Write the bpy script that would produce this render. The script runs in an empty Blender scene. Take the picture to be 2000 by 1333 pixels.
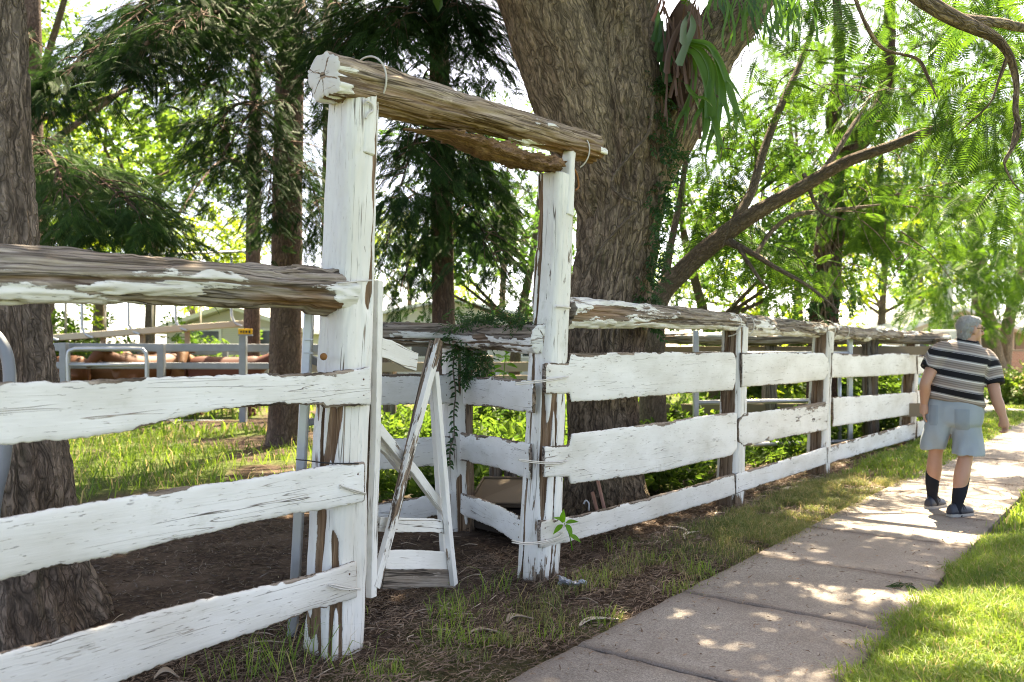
import bpy, math, random
import numpy as np
from mathutils import Vector, Matrix
from mathutils.bvhtree import BVHTree

SC = bpy.context.scene
COL = SC.collection
random.seed(7)
PI = math.pi

# ------------------------------------------------------------------ camera, sky, sun, exposure
EYE = 1.42            # camera height above the footpath
FOC = 1667.0          # focal length in photo pixels (30 mm lens, photo 2000 px wide)
cam_d = bpy.data.cameras.new('camera'); cam = bpy.data.objects.new('camera', cam_d); COL.objects.link(cam)
cam.location = (0, 0, EYE); cam.rotation_euler = (PI / 2, 0, 0)
cam_d.sensor_width = 36; cam_d.lens = 30; cam_d.shift_y = 13.5 / 2000
cam_d.clip_start = 0.05; cam_d.clip_end = 3000
cam_d.dof.use_dof = True; cam_d.dof.focus_distance = 4.7; cam_d.dof.aperture_fstop = 2.5
SC.camera = cam

SUN_EL, SUN_AZ = math.radians(60), math.radians(14)      # azimuth from +Y towards +X
world = bpy.data.worlds.new('World'); SC.world = world; world.use_nodes = True
wn = world.node_tree; wn.nodes.clear()
sky = wn.nodes.new('ShaderNodeTexSky'); sky.sky_type = 'NISHITA'; sky.sun_disc = False
sky.sun_elevation = SUN_EL; sky.sun_rotation = SUN_AZ; sky.air_density = 0.35; sky.dust_density = 1.5; sky.ozone_density = 0.2
bg = wn.nodes.new('ShaderNodeBackground'); bg.inputs['Strength'].default_value = 0.14
wo = wn.nodes.new('ShaderNodeOutputWorld')
wn.links.new(sky.outputs[0], bg.inputs[0]); wn.links.new(bg.outputs[0], wo.inputs[0])

sun_d = bpy.data.lights.new('sun', 'SUN'); sun_d.energy = 4.2; sun_d.angle = math.radians(0.5); sun_d.color = (1, 0.955, 0.88)
sun = bpy.data.objects.new('sun', sun_d); COL.objects.link(sun)
sdir = Vector((math.sin(SUN_AZ) * math.cos(SUN_EL), math.cos(SUN_AZ) * math.cos(SUN_EL), math.sin(SUN_EL)))
sun.rotation_euler = sdir.to_track_quat('Z', 'Y').to_euler(); sun.location = (0, 10, 30)

SC.view_settings.view_transform = 'Standard'; SC.view_settings.look = 'None'
SC.view_settings.gamma = 1; SC.view_settings.use_curve_mapping = False
SC.view_settings.exposure = 2.88
SC.view_settings.use_white_balance = True; SC.view_settings.white_balance_temperature = 8700; SC.view_settings.white_balance_tint = 8   # balanced for open shade
SC.render.engine = 'CYCLES'
SC.cycles.use_denoising = True; SC.cycles.use_adaptive_sampling = False; SC.cycles.filter_width = 1.0
SC.cycles.max_bounces = 8; SC.cycles.diffuse_bounces = 3; SC.cycles.transmission_bounces = 6
SC.cycles.caustics_reflective = False; SC.cycles.caustics_refractive = False; SC.cycles.sample_clamp_indirect = 2.5

# ------------------------------------------------------------------ measured frame of the place
P0 = np.array([-0.854, 4.01, 0.0])                       # foot of the near gate post
FD = np.array([0.606, 0.7955, 0.0])                      # along the fence and the footpath
FN = np.array([0.7955, -0.606, 0.0])                     # from the fence towards the street

def at(px, py, d):
    """measured photo point at depth d -> world"""
    return np.array([(px - 1000) / FOC * d, d, EYE - (py - 680) / FOC * d])
def gnd(px, py):
    return at(px, py, EYE * FOC / (py - 680))
def onplane(px, py, p0, n):
    r = np.array([(px - 1000) / FOC, 1, -(py - 680) / FOC])
    d = np.dot(n, p0) / np.dot(n, r)
    return np.array([0, 0, EYE]) + r * d
def sq(s, q, z=0.0):
    """s metres along the fence, q metres towards the street"""
    return P0 + FD * s + FN * q + np.array([0, 0, z])
def sq_of(P):
    R = P[..., :2] - P0[:2]
    return R @ FD[:2], R @ FN[:2]

# ------------------------------------------------------------------ noise
def unit(a): a = np.asarray(a, float); return a / (np.linalg.norm(a, axis=-1, keepdims=True) + 1e-12)
def _h(ix, iy, iz, seed):
    h = (ix.astype(np.int64) * 374761393 + iy.astype(np.int64) * 668265263 + iz.astype(np.int64) * 2147483647 + seed * 974634777) & 0xffffffff
    h = ((h ^ (h >> 13)) * 1274126177) & 0xffffffff
    h = ((h ^ (h >> 16)) * 2246822519) & 0xffffffff
    return ((h ^ (h >> 15)) & 0xffffff) / float(0x1000000)
def vn(P, seed=0):
    P = np.asarray(P, float); i = np.floor(P); f = P - i; i = i.astype(np.int64); f = f * f * (3 - 2 * f)
    x, y, z = i[:, 0], i[:, 1], i[:, 2]; fx, fy, fz = f[:, 0], f[:, 1], f[:, 2]
    def L(a, b, t): return a + (b - a) * t
    return L(L(L(_h(x, y, z, seed), _h(x + 1, y, z, seed), fx), L(_h(x, y + 1, z, seed), _h(x + 1, y + 1, z, seed), fx), fy),
             L(L(_h(x, y, z + 1, seed), _h(x + 1, y, z + 1, seed), fx), L(_h(x, y + 1, z + 1, seed), _h(x + 1, y + 1, z + 1, seed), fx), fy), fz)
def fbm(P, o=4, seed=0):
    P = np.asarray(P, float); a, t, s = .5, 0, 0
    for k in range(o):
        t = t + a * vn(P * 2 ** k, seed + k * 17); s += a; a *= .55
    return t / s
def sst(x, a, b):
    t = np.clip((np.asarray(x, float) - a) / (b - a), 0, 1); return t * t * (3 - 2 * t)

# ------------------------------------------------------------------ mesh helpers
class MB:
    def __init__(s): s.V, s.Q, s.T, s.A, s.n = [], [], [], {}, 0
    def add(s, V, Q=None, T=None, **attrs):
        V = np.asarray(V, float).reshape(-1, 3)
        if Q is not None and len(Q): s.Q.append(np.asarray(Q, np.int64).reshape(-1, 4) + s.n)
        if T is not None and len(T): s.T.append(np.asarray(T, np.int64).reshape(-1, 3) + s.n)
        for k, a in attrs.items():
            a = np.asarray(a, float)
            if a.ndim == 0: a = np.full(len(V), float(a))
            s.A.setdefault(k, []).append((s.n, a))
        s.V.append(V); s.n += len(V); return s
    def mesh(s, name, mat=None, smooth=True):
        V = np.concatenate(s.V) if s.V else np.zeros((0, 3))
        Q = np.concatenate(s.Q) if s.Q else np.zeros((0, 4), np.int64)
        T = np.concatenate(s.T) if s.T else np.zeros((0, 3), np.int64)
        me = bpy.data.meshes.new(name)
        me.vertices.add(len(V)); me.vertices.foreach_set('co', V.astype(np.float32).ravel())
        nl = len(Q) * 4 + len(T) * 3
        me.loops.add(nl); me.loops.foreach_set('vertex_index', np.concatenate([Q.ravel(), T.ravel()]).astype(np.int32))
        me.polygons.add(len(Q) + len(T))
        st = np.concatenate([np.arange(len(Q)) * 4, len(Q) * 4 + np.arange(len(T)) * 3]).astype(np.int32)
        me.polygons.foreach_set('loop_start', st)
        me.polygons.foreach_set('use_smooth', np.full(len(Q) + len(T), bool(smooth)))
        for k, parts in s.A.items():
            vec = parts[0][1].ndim == 2
            arr = np.zeros((len(V), 3) if vec else len(V), np.float32)
            for o, a in parts: arr[o:o + len(a)] = a
            at_ = me.attributes.new(k, 'FLOAT_VECTOR' if vec else 'FLOAT', 'POINT')
            at_.data.foreach_set('vector' if vec else 'value', arr.ravel())
        me.update(calc_edges=True); me.validate()
        if mat: me.materials.append(mat)
        return me
    def build(s, name, mat, parent=None, M=None, smooth=True):
        return link(name, s.mesh(name, mat, smooth), parent, M)

def link(name, me, parent=None, M=None):
    o = bpy.data.objects.new(name, me); COL.objects.link(o)
    M = Matrix(M) if M is not None else Matrix.Identity(4)
    if parent is not None:
        o.parent = parent; o.matrix_basis = world_of(parent).inverted() @ M
    else: o.matrix_basis = M
    return o
def world_of(o):
    return o.matrix_basis.copy() if o.parent is None else world_of(o.parent) @ o.matrix_basis
def thing(name, label, cat, loc=(0, 0, 0), group=None):
    o = bpy.data.objects.new(name, None); COL.objects.link(o); o.empty_display_size = .1
    o.matrix_basis = Matrix.Translation(Vector([float(a) for a in loc]))
    return tag(o, label, cat, group)
def tag(o, label=None, cat=None, group=None, kind=None):
    for k, v in (('label', label), ('category', cat), ('group', group), ('kind', kind)):
        if v: o[k] = v
    return o

def loft(R, cap=True, closed=True):
    """R (n,k,3) rings -> V,Q,T"""
    R = np.asarray(R, float); n, k = R.shape[:2]
    V = R.reshape(-1, 3); i = np.arange(n - 1)[:, None] * k; j = np.arange(k if closed else k - 1)[None, :]; j2 = (j + 1) % k
    Q = np.stack([i + j, i + j2, i + k + j2, i + k + j], -1).reshape(-1, 4); T = np.zeros((0, 3), np.int64)
    if cap and closed:
        V = np.concatenate([V, R[0].mean(0)[None], R[-1].mean(0)[None]]); a = np.arange(k); b = (a + 1) % k
        T = np.concatenate([np.stack([np.full(k, n * k), b, a], 1), np.stack([np.full(k, n * k + 1), (n - 1) * k + a, (n - 1) * k + b], 1)])
    return V, Q, T
def crv(pts, n):
    """Catmull-Rom through pts (any number of columns)"""
    P = np.asarray(pts, float); P = np.concatenate([[2 * P[0] - P[1]], P, [2 * P[-1] - P[-2]]]); m = len(P) - 3
    t = np.linspace(0, m - 1e-9, n); i = t.astype(int); f = (t - i)[:, None]
    a, b, c, d = P[i], P[i + 1], P[i + 2], P[i + 3]
    return .5 * (2 * b + (c - a) * f + (2 * a - 5 * b + 4 * c - d) * f ** 2 + (3 * b - a - 3 * c + d) * f ** 3)
def frame_along(C, ref=(0, 0, 1)):
    T = np.gradient(C, axis=0); T /= np.linalg.norm(T, axis=1)[:, None] + 1e-12
    r = np.asarray(ref, float)
    if abs(T[0] @ r) > .95: r = np.array([1., 0, 0]) if abs(T[0][0]) < .9 else np.array([0, 1., 0])
    A = np.zeros_like(C); B = np.zeros_like(C)
    for i in range(len(C)):
        a = r - T[i] * (T[i] @ r); a /= np.linalg.norm(a) + 1e-12; A[i] = a; B[i] = np.cross(T[i], a); r = a
    return T, A, B
def tube(mb, pts, rad, seg=8, n=None, cap=True, bark=0.0, seed=0, ref=(0, 0, 1), **at_):
    P = np.asarray(pts, float); rad = np.asarray(rad, float)
    if rad.ndim == 0: rad = np.full(len(P), float(rad))
    if n: X = crv(np.column_stack([P, rad]), n); P, rad = X[:, :3], np.maximum(X[:, 3], 1e-4)
    T, A, B = frame_along(P, ref); th = np.arange(seg) / seg * 2 * PI
    al = np.concatenate([[0], np.cumsum(np.linalg.norm(np.diff(P, axis=0), axis=1))])
    g = np.stack([np.repeat(al, seg), np.outer(rad, np.cos(th)).ravel(), np.outer(rad, np.sin(th)).ravel()], 1)
    r = np.repeat(rad, seg)
    if bark:
        r = r * (1 + .12 * (fbm(g * [1.3, 3, 3], 2, seed) - .5)) + bark * (np.abs(2 * vn(g * [3.2, 15, 15] + 9 * vn(g * [2, 5, 5], seed + 3)[:, None] * .35, seed + 1) - 1) - .55) \
            + bark * .5 * (vn(g * [14, 40, 40], seed + 8) - .5)
    dirv = (A[:, None, :] * np.cos(th)[None, :, None] + B[:, None, :] * np.sin(th)[None, :, None])
    R = P[:, None, :] + dirv * r.reshape(len(P), seg)[:, :, None]
    V, Q, Tt = loft(R, cap)
    G = np.concatenate([g, [[0, 0, 0], [al[-1], 0, 0]]]) if cap else g
    mb.add(V, Q, Tt, grain=G, **at_); return mb
def box(mb, c, s, M=None, **at_):
    c = np.asarray(c, float); s = np.asarray(s, float) / 2
    V = np.array([[x, y, z] for x in (-1, 1) for y in (-1, 1) for z in (-1, 1)], float) * s
    if M is not None: V = V @ np.asarray(M, float).T
    V = V + c
    Q = [[0, 1, 3, 2], [4, 6, 7, 5], [0, 4, 5, 1], [2, 3, 7, 6], [0, 2, 6, 4], [1, 5, 7, 3]]
    mb.add(V, Q, grain=V - c, **at_); return mb
def bevel(o, w, seg=2):
    m = o.modifiers.new('bevel', 'BEVEL'); m.width = w; m.segments = seg; m.limit_method = 'ANGLE'; return o
def axes(x, z):
    x = np.asarray(x, float); x = x / np.linalg.norm(x); z = np.asarray(z, float); z = z - x * (z @ x); z /= np.linalg.norm(z)
    return x, np.cross(z, x), z
def mat4(o, x, y, z):
    M = np.eye(4); M[:3, 0], M[:3, 1], M[:3, 2], M[:3, 3] = x, y, z, o; return M.tolist()
def ell(mb, c, r, M=None, nu=14, nv=20):
    a = np.linspace(0.02, PI - .02, nu); b = np.arange(nv) / nv * 2 * PI
    R = np.stack([np.outer(np.sin(a), np.cos(b)), np.outer(np.sin(a), np.sin(b)), np.outer(np.cos(a), np.ones(nv))], -1) * np.asarray(r, float)
    if M is not None: R = R @ np.asarray(M, float).T
    V, Q, T = loft(R + np.asarray(c, float)); mb.add(V, Q[:, ::-1], T[:, ::-1]); return mb
def remesh(mb, voxel, smooth=2, name='tmp'):
    """one continuous skin round overlapping shapes"""
    me = mb.mesh(name); o = link(name, me)
    m = o.modifiers.new('r', 'REMESH'); m.mode = 'VOXEL'; m.voxel_size = voxel; m.use_smooth_shade = True
    if smooth:
        k = o.modifiers.new('s', 'SMOOTH'); k.factor = .5; k.iterations = smooth
    dg = bpy.context.evaluated_depsgraph_get(); dg.update()
    out = bpy.data.meshes.new_from_object(o.evaluated_get(dg)); bpy.data.objects.remove(o); bpy.data.meshes.remove(me)
    out.polygons.foreach_set('use_smooth', np.ones(len(out.polygons), bool))
    return out
def coords(me):
    a = np.zeros(len(me.vertices) * 3, np.float32); me.vertices.foreach_get('co', a); return a.reshape(-1, 3).astype(float)
def normals(me):
    a = np.zeros(len(me.vertices) * 3, np.float32); me.vertex_normals.foreach_get('vector', a); return a.reshape(-1, 3).astype(float)
def setco(me, V): me.vertices.foreach_set('co', V.astype(np.float32).ravel()); me.update()
def setattr_(me, k, a):
    x = me.attributes.new(k, 'FLOAT', 'POINT'); x.data.foreach_set('value', np.asarray(a, np.float32))

# ------------------------------------------------------------------ materials
class NT:
    def __init__(s, name):
        s.m = bpy.data.materials.new(name); s.m.use_nodes = True; s.t = s.m.node_tree; s.t.nodes.clear()
        s.out = s.t.nodes.new('ShaderNodeOutputMaterial')
    def __call__(s, typ, ins=None, **pr):
        n = s.t.nodes.new('ShaderNode' + typ)
        for k, v in pr.items(): setattr(n, k, v)
        for k, v in (ins or {}).items():
            i = n.inputs[k]
            if isinstance(v, bpy.types.NodeSocket): s.t.links.new(v, i)
            elif isinstance(v, bpy.types.Node): s.t.links.new(v.outputs[0], i)
            else: i.default_value = (*v, 1) if (hasattr(v, '__len__') and len(v) == 3 and i.type == 'RGBA') else v
        return n
    def math(s, op, a, b=0, c=0, clamp=False):
        return s('Math', {0: a, 1: b, 2: c}, operation=op, use_clamp=clamp).outputs[0]
    def mix(s, f, a, b, mode='MIX'):
        n = s.t.nodes.new('ShaderNodeMix'); n.data_type = 'RGBA'; n.blend_type = mode
        for i, v in ((0, f), (6, a), (7, b)):
            if isinstance(v, bpy.types.NodeSocket): s.t.links.new(v, n.inputs[i])
            elif isinstance(v, bpy.types.Node): s.t.links.new(v.outputs[0], n.inputs[i])
            else: n.inputs[i].default_value = (*v, 1) if i > 0 else v
        return n.outputs[2]
    def ramp(s, f, stops):
        n = s('ValToRGB', {0: f}); e = n.color_ramp.elements
        while len(e) < len(stops): e.new(0.5)
        for el, (p, c) in zip(e, stops): el.position = p; el.color = (*c, 1) if len(c) == 3 else c
        return n.outputs[0]
    def noise(s, vec, scale=(1, 1, 1), sc=1.0, det=4, rough=.55, dist=0):
        v = s('VectorMath', {0: vec, 1: scale}, operation='MULTIPLY').outputs[0]
        return s('TexNoise', {'Vector': v, 'Scale': sc, 'Detail': det, 'Roughness': rough, 'Distortion': dist}).outputs[0]
    def grain(s):
        a = s('Attribute', attribute_name='grain').outputs['Vector']; r = s('ObjectInfo').outputs['Random']
        off = s('VectorMath', {0: s('CombineXYZ', {0: r, 1: r, 2: r}), 1: (37., 53., 71.)}, operation='MULTIPLY').outputs[0]
        return s('VectorMath', {0: a, 1: off}, operation='ADD').outputs[0]
    def attr(s, k): return s('Attribute', attribute_name=k).outputs['Fac']
    def obj(s): return s('TexCoord').outputs['Object']
    def pos(s): return s('NewGeometry').outputs['Position']
    def island(s): return s('NewGeometry').outputs['Random Per Island']
    def bump(s, h, strength=.5, dist=.01):
        return s('Bump', {'Strength': strength, 'Distance': dist, 'Height': h}).outputs[0]
    def bsdf(s, col, rough=.7, normal=None, spec=.3, metal=0):
        i = {'Base Color': col, 'Roughness': rough, 'Specular IOR Level': spec, 'Metallic': metal}
        if normal is not None: i['Normal'] = normal
        n = s('BsdfPrincipled', i); s.t.links.new(n.outputs[0], s.out.inputs[0]); return n

def plain(name, col, rough=.6, metal=0, var=.12, spec=.3):
    m = NT(name); n = m.noise(m.obj(), (1, 1, 1), 9, 5)
    c = m.mix(m.math('MULTIPLY', n, var * 2), col, tuple(x * .45 for x in col))
    m.bsdf(c, rough, m.bump(m.noise(m.obj(), (1, 1, 1), 60, 3), .15, .004), spec, metal); return m.m

def m_paint(name, paint=(.80, .785, .745), grey=(.33, .27, .22), dark=(.085, .06, .045), fleck=1.0, crackw=75):
    m = NT(name); g = m.grain()
    n1 = m.noise(g, (4.2, 17, 17), 1, 9, .72); fine = m.noise(g, (7, 120, 120), 1, 4, .6)
    gr = m.noise(g, (1.6, 62, 62), 1, 7, .72, .2); big = m.noise(g, (1.6, 4, 4), 1, 4, .6)
    peel = m.math('MULTIPLY_ADD', m.math('SUBTRACT', m.math('ADD', m.attr('peel'), m.math('MULTIPLY', m.math('SUBTRACT', fine, .5), .16)), n1), 34, .5, True)
    # hairline cracks that follow the grain
    cn = m.noise(g, (.7, 20, 20), 1, 2, .5, .15)
    cr = m.math('SUBTRACT', 1, m.math('MULTIPLY', m.math('ABSOLUTE', m.math('SUBTRACT', cn, .5)), crackw), 0, True)
    cr = m.math('MULTIPLY', cr, m.math('MULTIPLY_ADD', m.math('SUBTRACT', m.noise(g, (2.4, 7, 7), 1, 3), .5), 14, 0, True))
    fl = m.math('MULTIPLY', m.math('MULTIPLY_ADD', m.math('SUBTRACT', m.noise(g, (16, 150, 150), 1, 3, .6), .64), 22, 0, True), .55 * fleck)
    bare = m.math('MAXIMUM', peel, m.math('MAXIMUM', cr, fl))
    wood = m.ramp(gr, [(.36, dark), (.47, tuple(.55 * a + .45 * b for a, b in zip(grey, dark))), (.58, grey), (.70, tuple(min(1, x * 1.5) for x in grey))])
    rotc = m.ramp(gr, [(.3, (.07, .035, .017)), (.6, (.27, .145, .07)), (.8, (.42, .27, .15))])
    wk = m.noise(g, (.8, 15, 15), 1, 3, .6, .5); wcr = m.math('SUBTRACT', 1, m.math('MULTIPLY', m.math('ABSOLUTE', m.math('SUBTRACT', wk, .5)), 24), 0, True)
    tint = m.math('MULTIPLY_ADD', m.math('SUBTRACT', m.noise(g, (2.2, 8, 8), 1, 5, .65), .5), 4, .35, True)
    wood = m.mix(m.math('MULTIPLY', tint, .7), wood, m.mix(gr, dark, tuple(x * y for x, y in zip(grey, (1.18, 1.0, .80)))))
    wood = m.mix(m.math('MULTIPLY', m.math('MULTIPLY_ADD', m.math('SUBTRACT', m.noise(g, (5, 20, 20), 1, 6, .7), .57), 9, 0, True), .6), wood, tuple(min(1, x * 1.7) for x in grey))
    wood = m.mix(m.math('MULTIPLY', wcr, .85), wood, tuple(x * .35 for x in dark))
    wood = m.mix(m.attr('rot'), wood, rotc)
    pt = m.mix(m.math('MULTIPLY_ADD', m.math('SUBTRACT', big, .5), 2.8, .30, True), paint, (.60, .575, .51))
    stain = m.math('MULTIPLY_ADD', m.math('SUBTRACT', m.noise(g, (4, 6, 6), 1, 5, .7), .6), 5, 0, True)
    pt = m.mix(m.math('MULTIPLY', stain, .62), pt, (.42, .41, .32))
    pt = m.mix(m.math('MULTIPLY', m.attr('dirt'), .8), pt, (.40, .33, .24))
    col = m.mix(bare, pt, wood)
    h = m.math('ADD', m.math('MULTIPLY', m.math('SUBTRACT', 1, bare), .8), m.math('ADD', m.math('MULTIPLY', gr, m.math('MULTIPLY_ADD', bare, .7, .22)), m.math('MULTIPLY_ADD', m.math('MULTIPLY', wcr, bare), -.9, m.math('MULTIPLY', fine, .25))))
    m.bsdf(col, m.math('MULTIPLY_ADD', bare, .25, .55), m.bump(h, .8, .006), .2); return m.m

def m_bark(name, hi=(.285, .215, .15), lo=(.022, .016, .011), moss=.25, sc=1.0, red=(.21, .14, .10)):
    m = NT(name); g = m.grain()
    wob = m('VectorMath', {0: g, 1: m('VectorMath', {0: m('TexNoise', {'Vector': g, 'Scale': 5 * sc, 'Detail': 3}).outputs['Color'], 'Scale': .10}, operation='SCALE').outputs[0]}, operation='ADD').outputs[0]
    def ridge(fx, fy, det, w=0.0): return m.math('MULTIPLY', m.math('ABSOLUTE', m.math('SUBTRACT', m.noise(wob, (fx * sc, fy * sc, fy * sc), 1, det, .5, w), .5)), 2)
    r1 = ridge(3.0, 15, 1, .6); r2 = ridge(6.0, 38, 2, .4)
    cross = m.math('MULTIPLY_ADD', m.math('SUBTRACT', m.noise(wob, (22 * sc, 9 * sc, 9 * sc), 1, 2), .60), -9, 1, True)
    pl = m.math('MULTIPLY', m.math('MULTIPLY', m.math('MULTIPLY_ADD', r1, 4.2, .06, True), m.math('MULTIPLY_ADD', r2, 3.2, .38, True)), m.math('MULTIPLY_ADD', cross, .35, .65))
    f = m.noise(g, (9 * sc, 70 * sc, 70 * sc), 1, 6, .68); big = m.noise(g, (1.2, 4, 4), 1, 4)
    k = m.math('MULTIPLY', m.math('POWER', pl, .6), m.math('MULTIPLY_ADD', f, 1.1, .35))
    c = m.ramp(k, [(0, lo), (.35, tuple(.5 * (a + b) for a, b in zip(hi, lo))), (.7, hi), (1, tuple(x * 1.45 for x in hi))])
    c = m.mix(m.math('MULTIPLY_ADD', m.math('SUBTRACT', big, .5), 3, .25, True), c, m.mix(k, lo, red))
    ms = m.math('MULTIPLY', m.math('MULTIPLY_ADD', m.math('SUBTRACT', m.noise(g, (1.5, 6, 6), 1, 5, .7), .58), 8, 0, True), moss)
    c = m.mix(ms, c, (.07, .085, .03))
    h = m.math('ADD', m.math('MULTIPLY', pl, 1.0), m.math('MULTIPLY', f, .6))
    m.bsdf(c, .9, m.bump(h, .9, .022), .15); return m.m

def m_leaf(name, a, b, trans=.45, tcol=None, rough=.5, spec=.35, dry=0):
    m = NT(name); r = m.island(); n = m.noise(m.pos(), (1, 1, 1), 1.1, 3)
    k = m.math('ADD', m.math('MULTIPLY', r, .65), m.math('MULTIPLY_ADD', m.math('SUBTRACT', n, .5), 1.6, .17), 0, True)
    c = m.mix(k, a, b)
    if dry: c = m.mix(m.math('GREATER_THAN', m.math('FRACT', m.math('MULTIPLY', r, 7.31)), 1 - dry), c, (.36, .29, .15))
    p = m('BsdfPrincipled', {'Base Color': c, 'Roughness': rough, 'Specular IOR Level': spec})
    tc = m.mix(.5, c, tcol) if tcol else c
    t = m('BsdfTranslucent', {'Color': m('HueSaturation', {'Hue': .49, 'Saturation': 1.1, 'Value': 1.9, 'Color': tc}).outputs[0]})
    x = m('MixShader', {0: trans, 1: p.outputs[0], 2: t.outputs[0]}); m.t.links.new(x.outputs[0], m.out.inputs[0]); return m.m

MAT = {}
MAT['paint_board'] = m_paint('peeling_white_paint_board', crackw=170)
MAT['paint_post'] = m_paint('peeling_white_paint_post', paint=(.79, .77, .72), grey=(.30, .23, .17), dark=(.08, .052, .035), fleck=.5)
MAT['paint_log'] = m_paint('weathered_log', paint=(.76, .745, .70), grey=(.37, .32, .27), dark=(.075, .056, .044))
MAT['lintel'] = m_paint('tan_weathered_log', paint=(.79, .77, .73), grey=(.45, .365, .28), dark=(.10, .068, .045))
MAT['grey_wood'] = m_paint('bare_grey_timber', grey=(.27, .235, .20), dark=(.06, .048, .04))
MAT['bark_big'] = m_bark('bark_of_large_tree', moss=.35, sc=1.3)
MAT['bark_left'] = m_bark('bark_of_left_tree', hi=(.26, .20, .155), lo=(.035, .027, .021), moss=.30, sc=1.15)
MAT['bark_con'] = m_bark('bark_of_conifer', hi=(.20, .14, .11), lo=(.05, .034, .028), moss=.15, sc=1.4, red=(.16, .085, .06))
MAT['bark_limb'] = m_bark('bark_of_limbs', hi=(.22, .175, .13), lo=(.075, .058, .045), moss=.2, sc=1.7)
MAT['bark_vine'] = m_bark('bark_of_vine_trunk', hi=(.12, .075, .055), lo=(.03, .02, .016), moss=.3, sc=1.2, red=(.13, .055, .04))
MAT['conifer'] = m_leaf('conifer_needles', (.010, .027, .012), (.040, .088, .024), .20, spec=.12, rough=.65)
MAT['conifer2'] = m_leaf('conifer_needles_light', (.014, .038, .015), (.055, .115, .03), .25, spec=.12, rough=.65)
MAT['feather'] = m_leaf('feathery_leaves', (.022, .060, .014), (.085, .165, .028), .42, spec=.15)
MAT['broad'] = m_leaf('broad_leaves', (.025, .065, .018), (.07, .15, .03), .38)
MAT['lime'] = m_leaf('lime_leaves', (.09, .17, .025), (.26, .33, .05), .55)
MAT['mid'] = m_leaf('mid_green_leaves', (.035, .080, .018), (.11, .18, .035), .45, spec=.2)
MAT['fern'] = m_leaf('staghorn_fronds', (.040, .105, .022), (.095, .20, .035), .42, rough=.35)
MAT['fern_pale'] = m_leaf('staghorn_pale_frond', (.08, .13, .065), (.14, .20, .105), .3)
MAT['fern_dead'] = m_leaf('staghorn_brown_fronds', (.045, .022, .015), (.17, .095, .065), .15)
MAT['ivy'] = m_leaf('ivy_leaves', (.015, .05, .016), (.05, .12, .03), .25)
MAT['sprout'] = m_leaf('sprout_leaves', (.07, .20, .02), (.13, .30, .03), .5)
MAT['lawn'] = m_leaf('lawn_blades', (.065, .130, .022), (.23, .31, .065), .42, dry=.09)
MAT['verge'] = m_leaf('verge_blades', (.060, .105, .024), (.25, .25, .09), .36, dry=.2)
MAT['yardgrass'] = m_leaf('yard_blades', (.045, .105, .018), (.18, .26, .05), .42, dry=.12)
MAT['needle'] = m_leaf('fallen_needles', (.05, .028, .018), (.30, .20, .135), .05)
MAT['needle_dark'] = m_leaf('old_fallen_needles', (.03, .019, .013), (.11, .073, .052), .05)  # needle colour darkened to deepen the shade in the yard
MAT['barkstrip'] = plain('fallen_bark', (.42, .33, .25), .8)
MAT['steel'] = plain('galvanised_steel', (.50, .53, .56), .38, .75, .25)
MAT['greysteel'] = plain('dull_steel', (.30, .32, .34), .5, .35, .25)
MAT['wire'] = plain('painted_wire', (.62, .58, .52), .5)
MAT['rust'] = plain('rusty_iron', (.34, .15, .05), .8, .1, .4)
MAT['nail'] = plain('rusty_nail', (.16, .085, .05), .8)
MAT['copper'] = plain('pink_rod', (.55, .29, .22), .5)
MAT['white'] = plain('white_panel', (.80, .80, .78), .5)
MAT['tan'] = plain('tan_board', (.23, .175, .12), .75)
MAT['cream'] = plain('cream_plank', (.62, .55, .42), .7)
MAT['yellow'] = plain('yellow_plate', (.85, .45, .02), .5)
MAT['black'] = plain('black', (.02, .02, .022), .6)
MAT['rubber'] = plain('rubber_sole', (.42, .40, .37), .7)

# ------------------------------------------------------------------ ground
def axis_steps(lo, hi, step, far):
    a = list(np.arange(lo, hi + 1e-6, step)); d = step; x = hi; up = []
    while x < far: d *= 1.35; x += d; up.append(x)
    d = step; x = lo; dn = []
    while x > -far: d *= 1.35; x -= d; dn.append(x)
    return np.array(dn[::-1] + a + up)
def ground_z(X, Y):
    P = np.stack([X.ravel(), Y.ravel(), np.zeros(X.size)], 1)
    s, q = sq_of(P); near = np.exp(-(np.hypot(P[:, 0], P[:, 1] - 8) / 22) ** 2)
    z = ((fbm(P * .9, 3, 5) - .5) * .07 + (fbm(P * 5, 3, 9) - .5) * .035) * near
    inpath = sst(q, .80, .97) * (1 - sst(q, 2.02, 2.2))
    z = z * (1 - inpath) - .015 * inpath
    z += .02 * sst(q, 2.1, 2.5) - .0 * q
    return z.reshape(X.shape)
def gz(P):
    P = np.asarray(P, float); return ground_z(P[..., 0], P[..., 1])
gx = axis_steps(-6, 10, .07, 900); gy = axis_steps(2.2, 19, .08, 900)
GX, GY = np.meshgrid(gx, gy, indexing='ij'); GZ = ground_z(GX, GY)
V = np.stack([GX, GY, GZ], -1).reshape(-1, 3); nx_, ny_ = GX.shape
i = np.arange(nx_ - 1)[:, None] * ny_; j = np.arange(ny_ - 1)[None, :]
Q = np.stack([i + j, i + ny_ + j, i + ny_ + j + 1, i + j + 1], -1).reshape(-1, 4)
s_, q_ = sq_of(V); nz = fbm(V * [.8, .8, 0], 3, 21)
def yard_green(P):
    """how grassy the yard behind the fence is"""
    d = P[:, 1]; n = fbm(P * [.7, .7, 0], 3, 33)
    return np.clip(sst(d + (n - .5) * 4, 8.2, 9.6) * sst(n, .3, .5) , 0, 1) * (1 - .75 * sst(d, 15, 19) * sst(n, .45, .6))
green = np.where(q_ > 2.0, 1.0, np.where(q_ > 0, sst(nz + .12 * sst(s_, 2, 6) + .05 * (q_ > .45), .54, .72) * .7, yard_green(V)))
green = np.where(V[:, 1] > 22, .8, green)
ground_mb = MB().add(V, Q, green=green)
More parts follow.
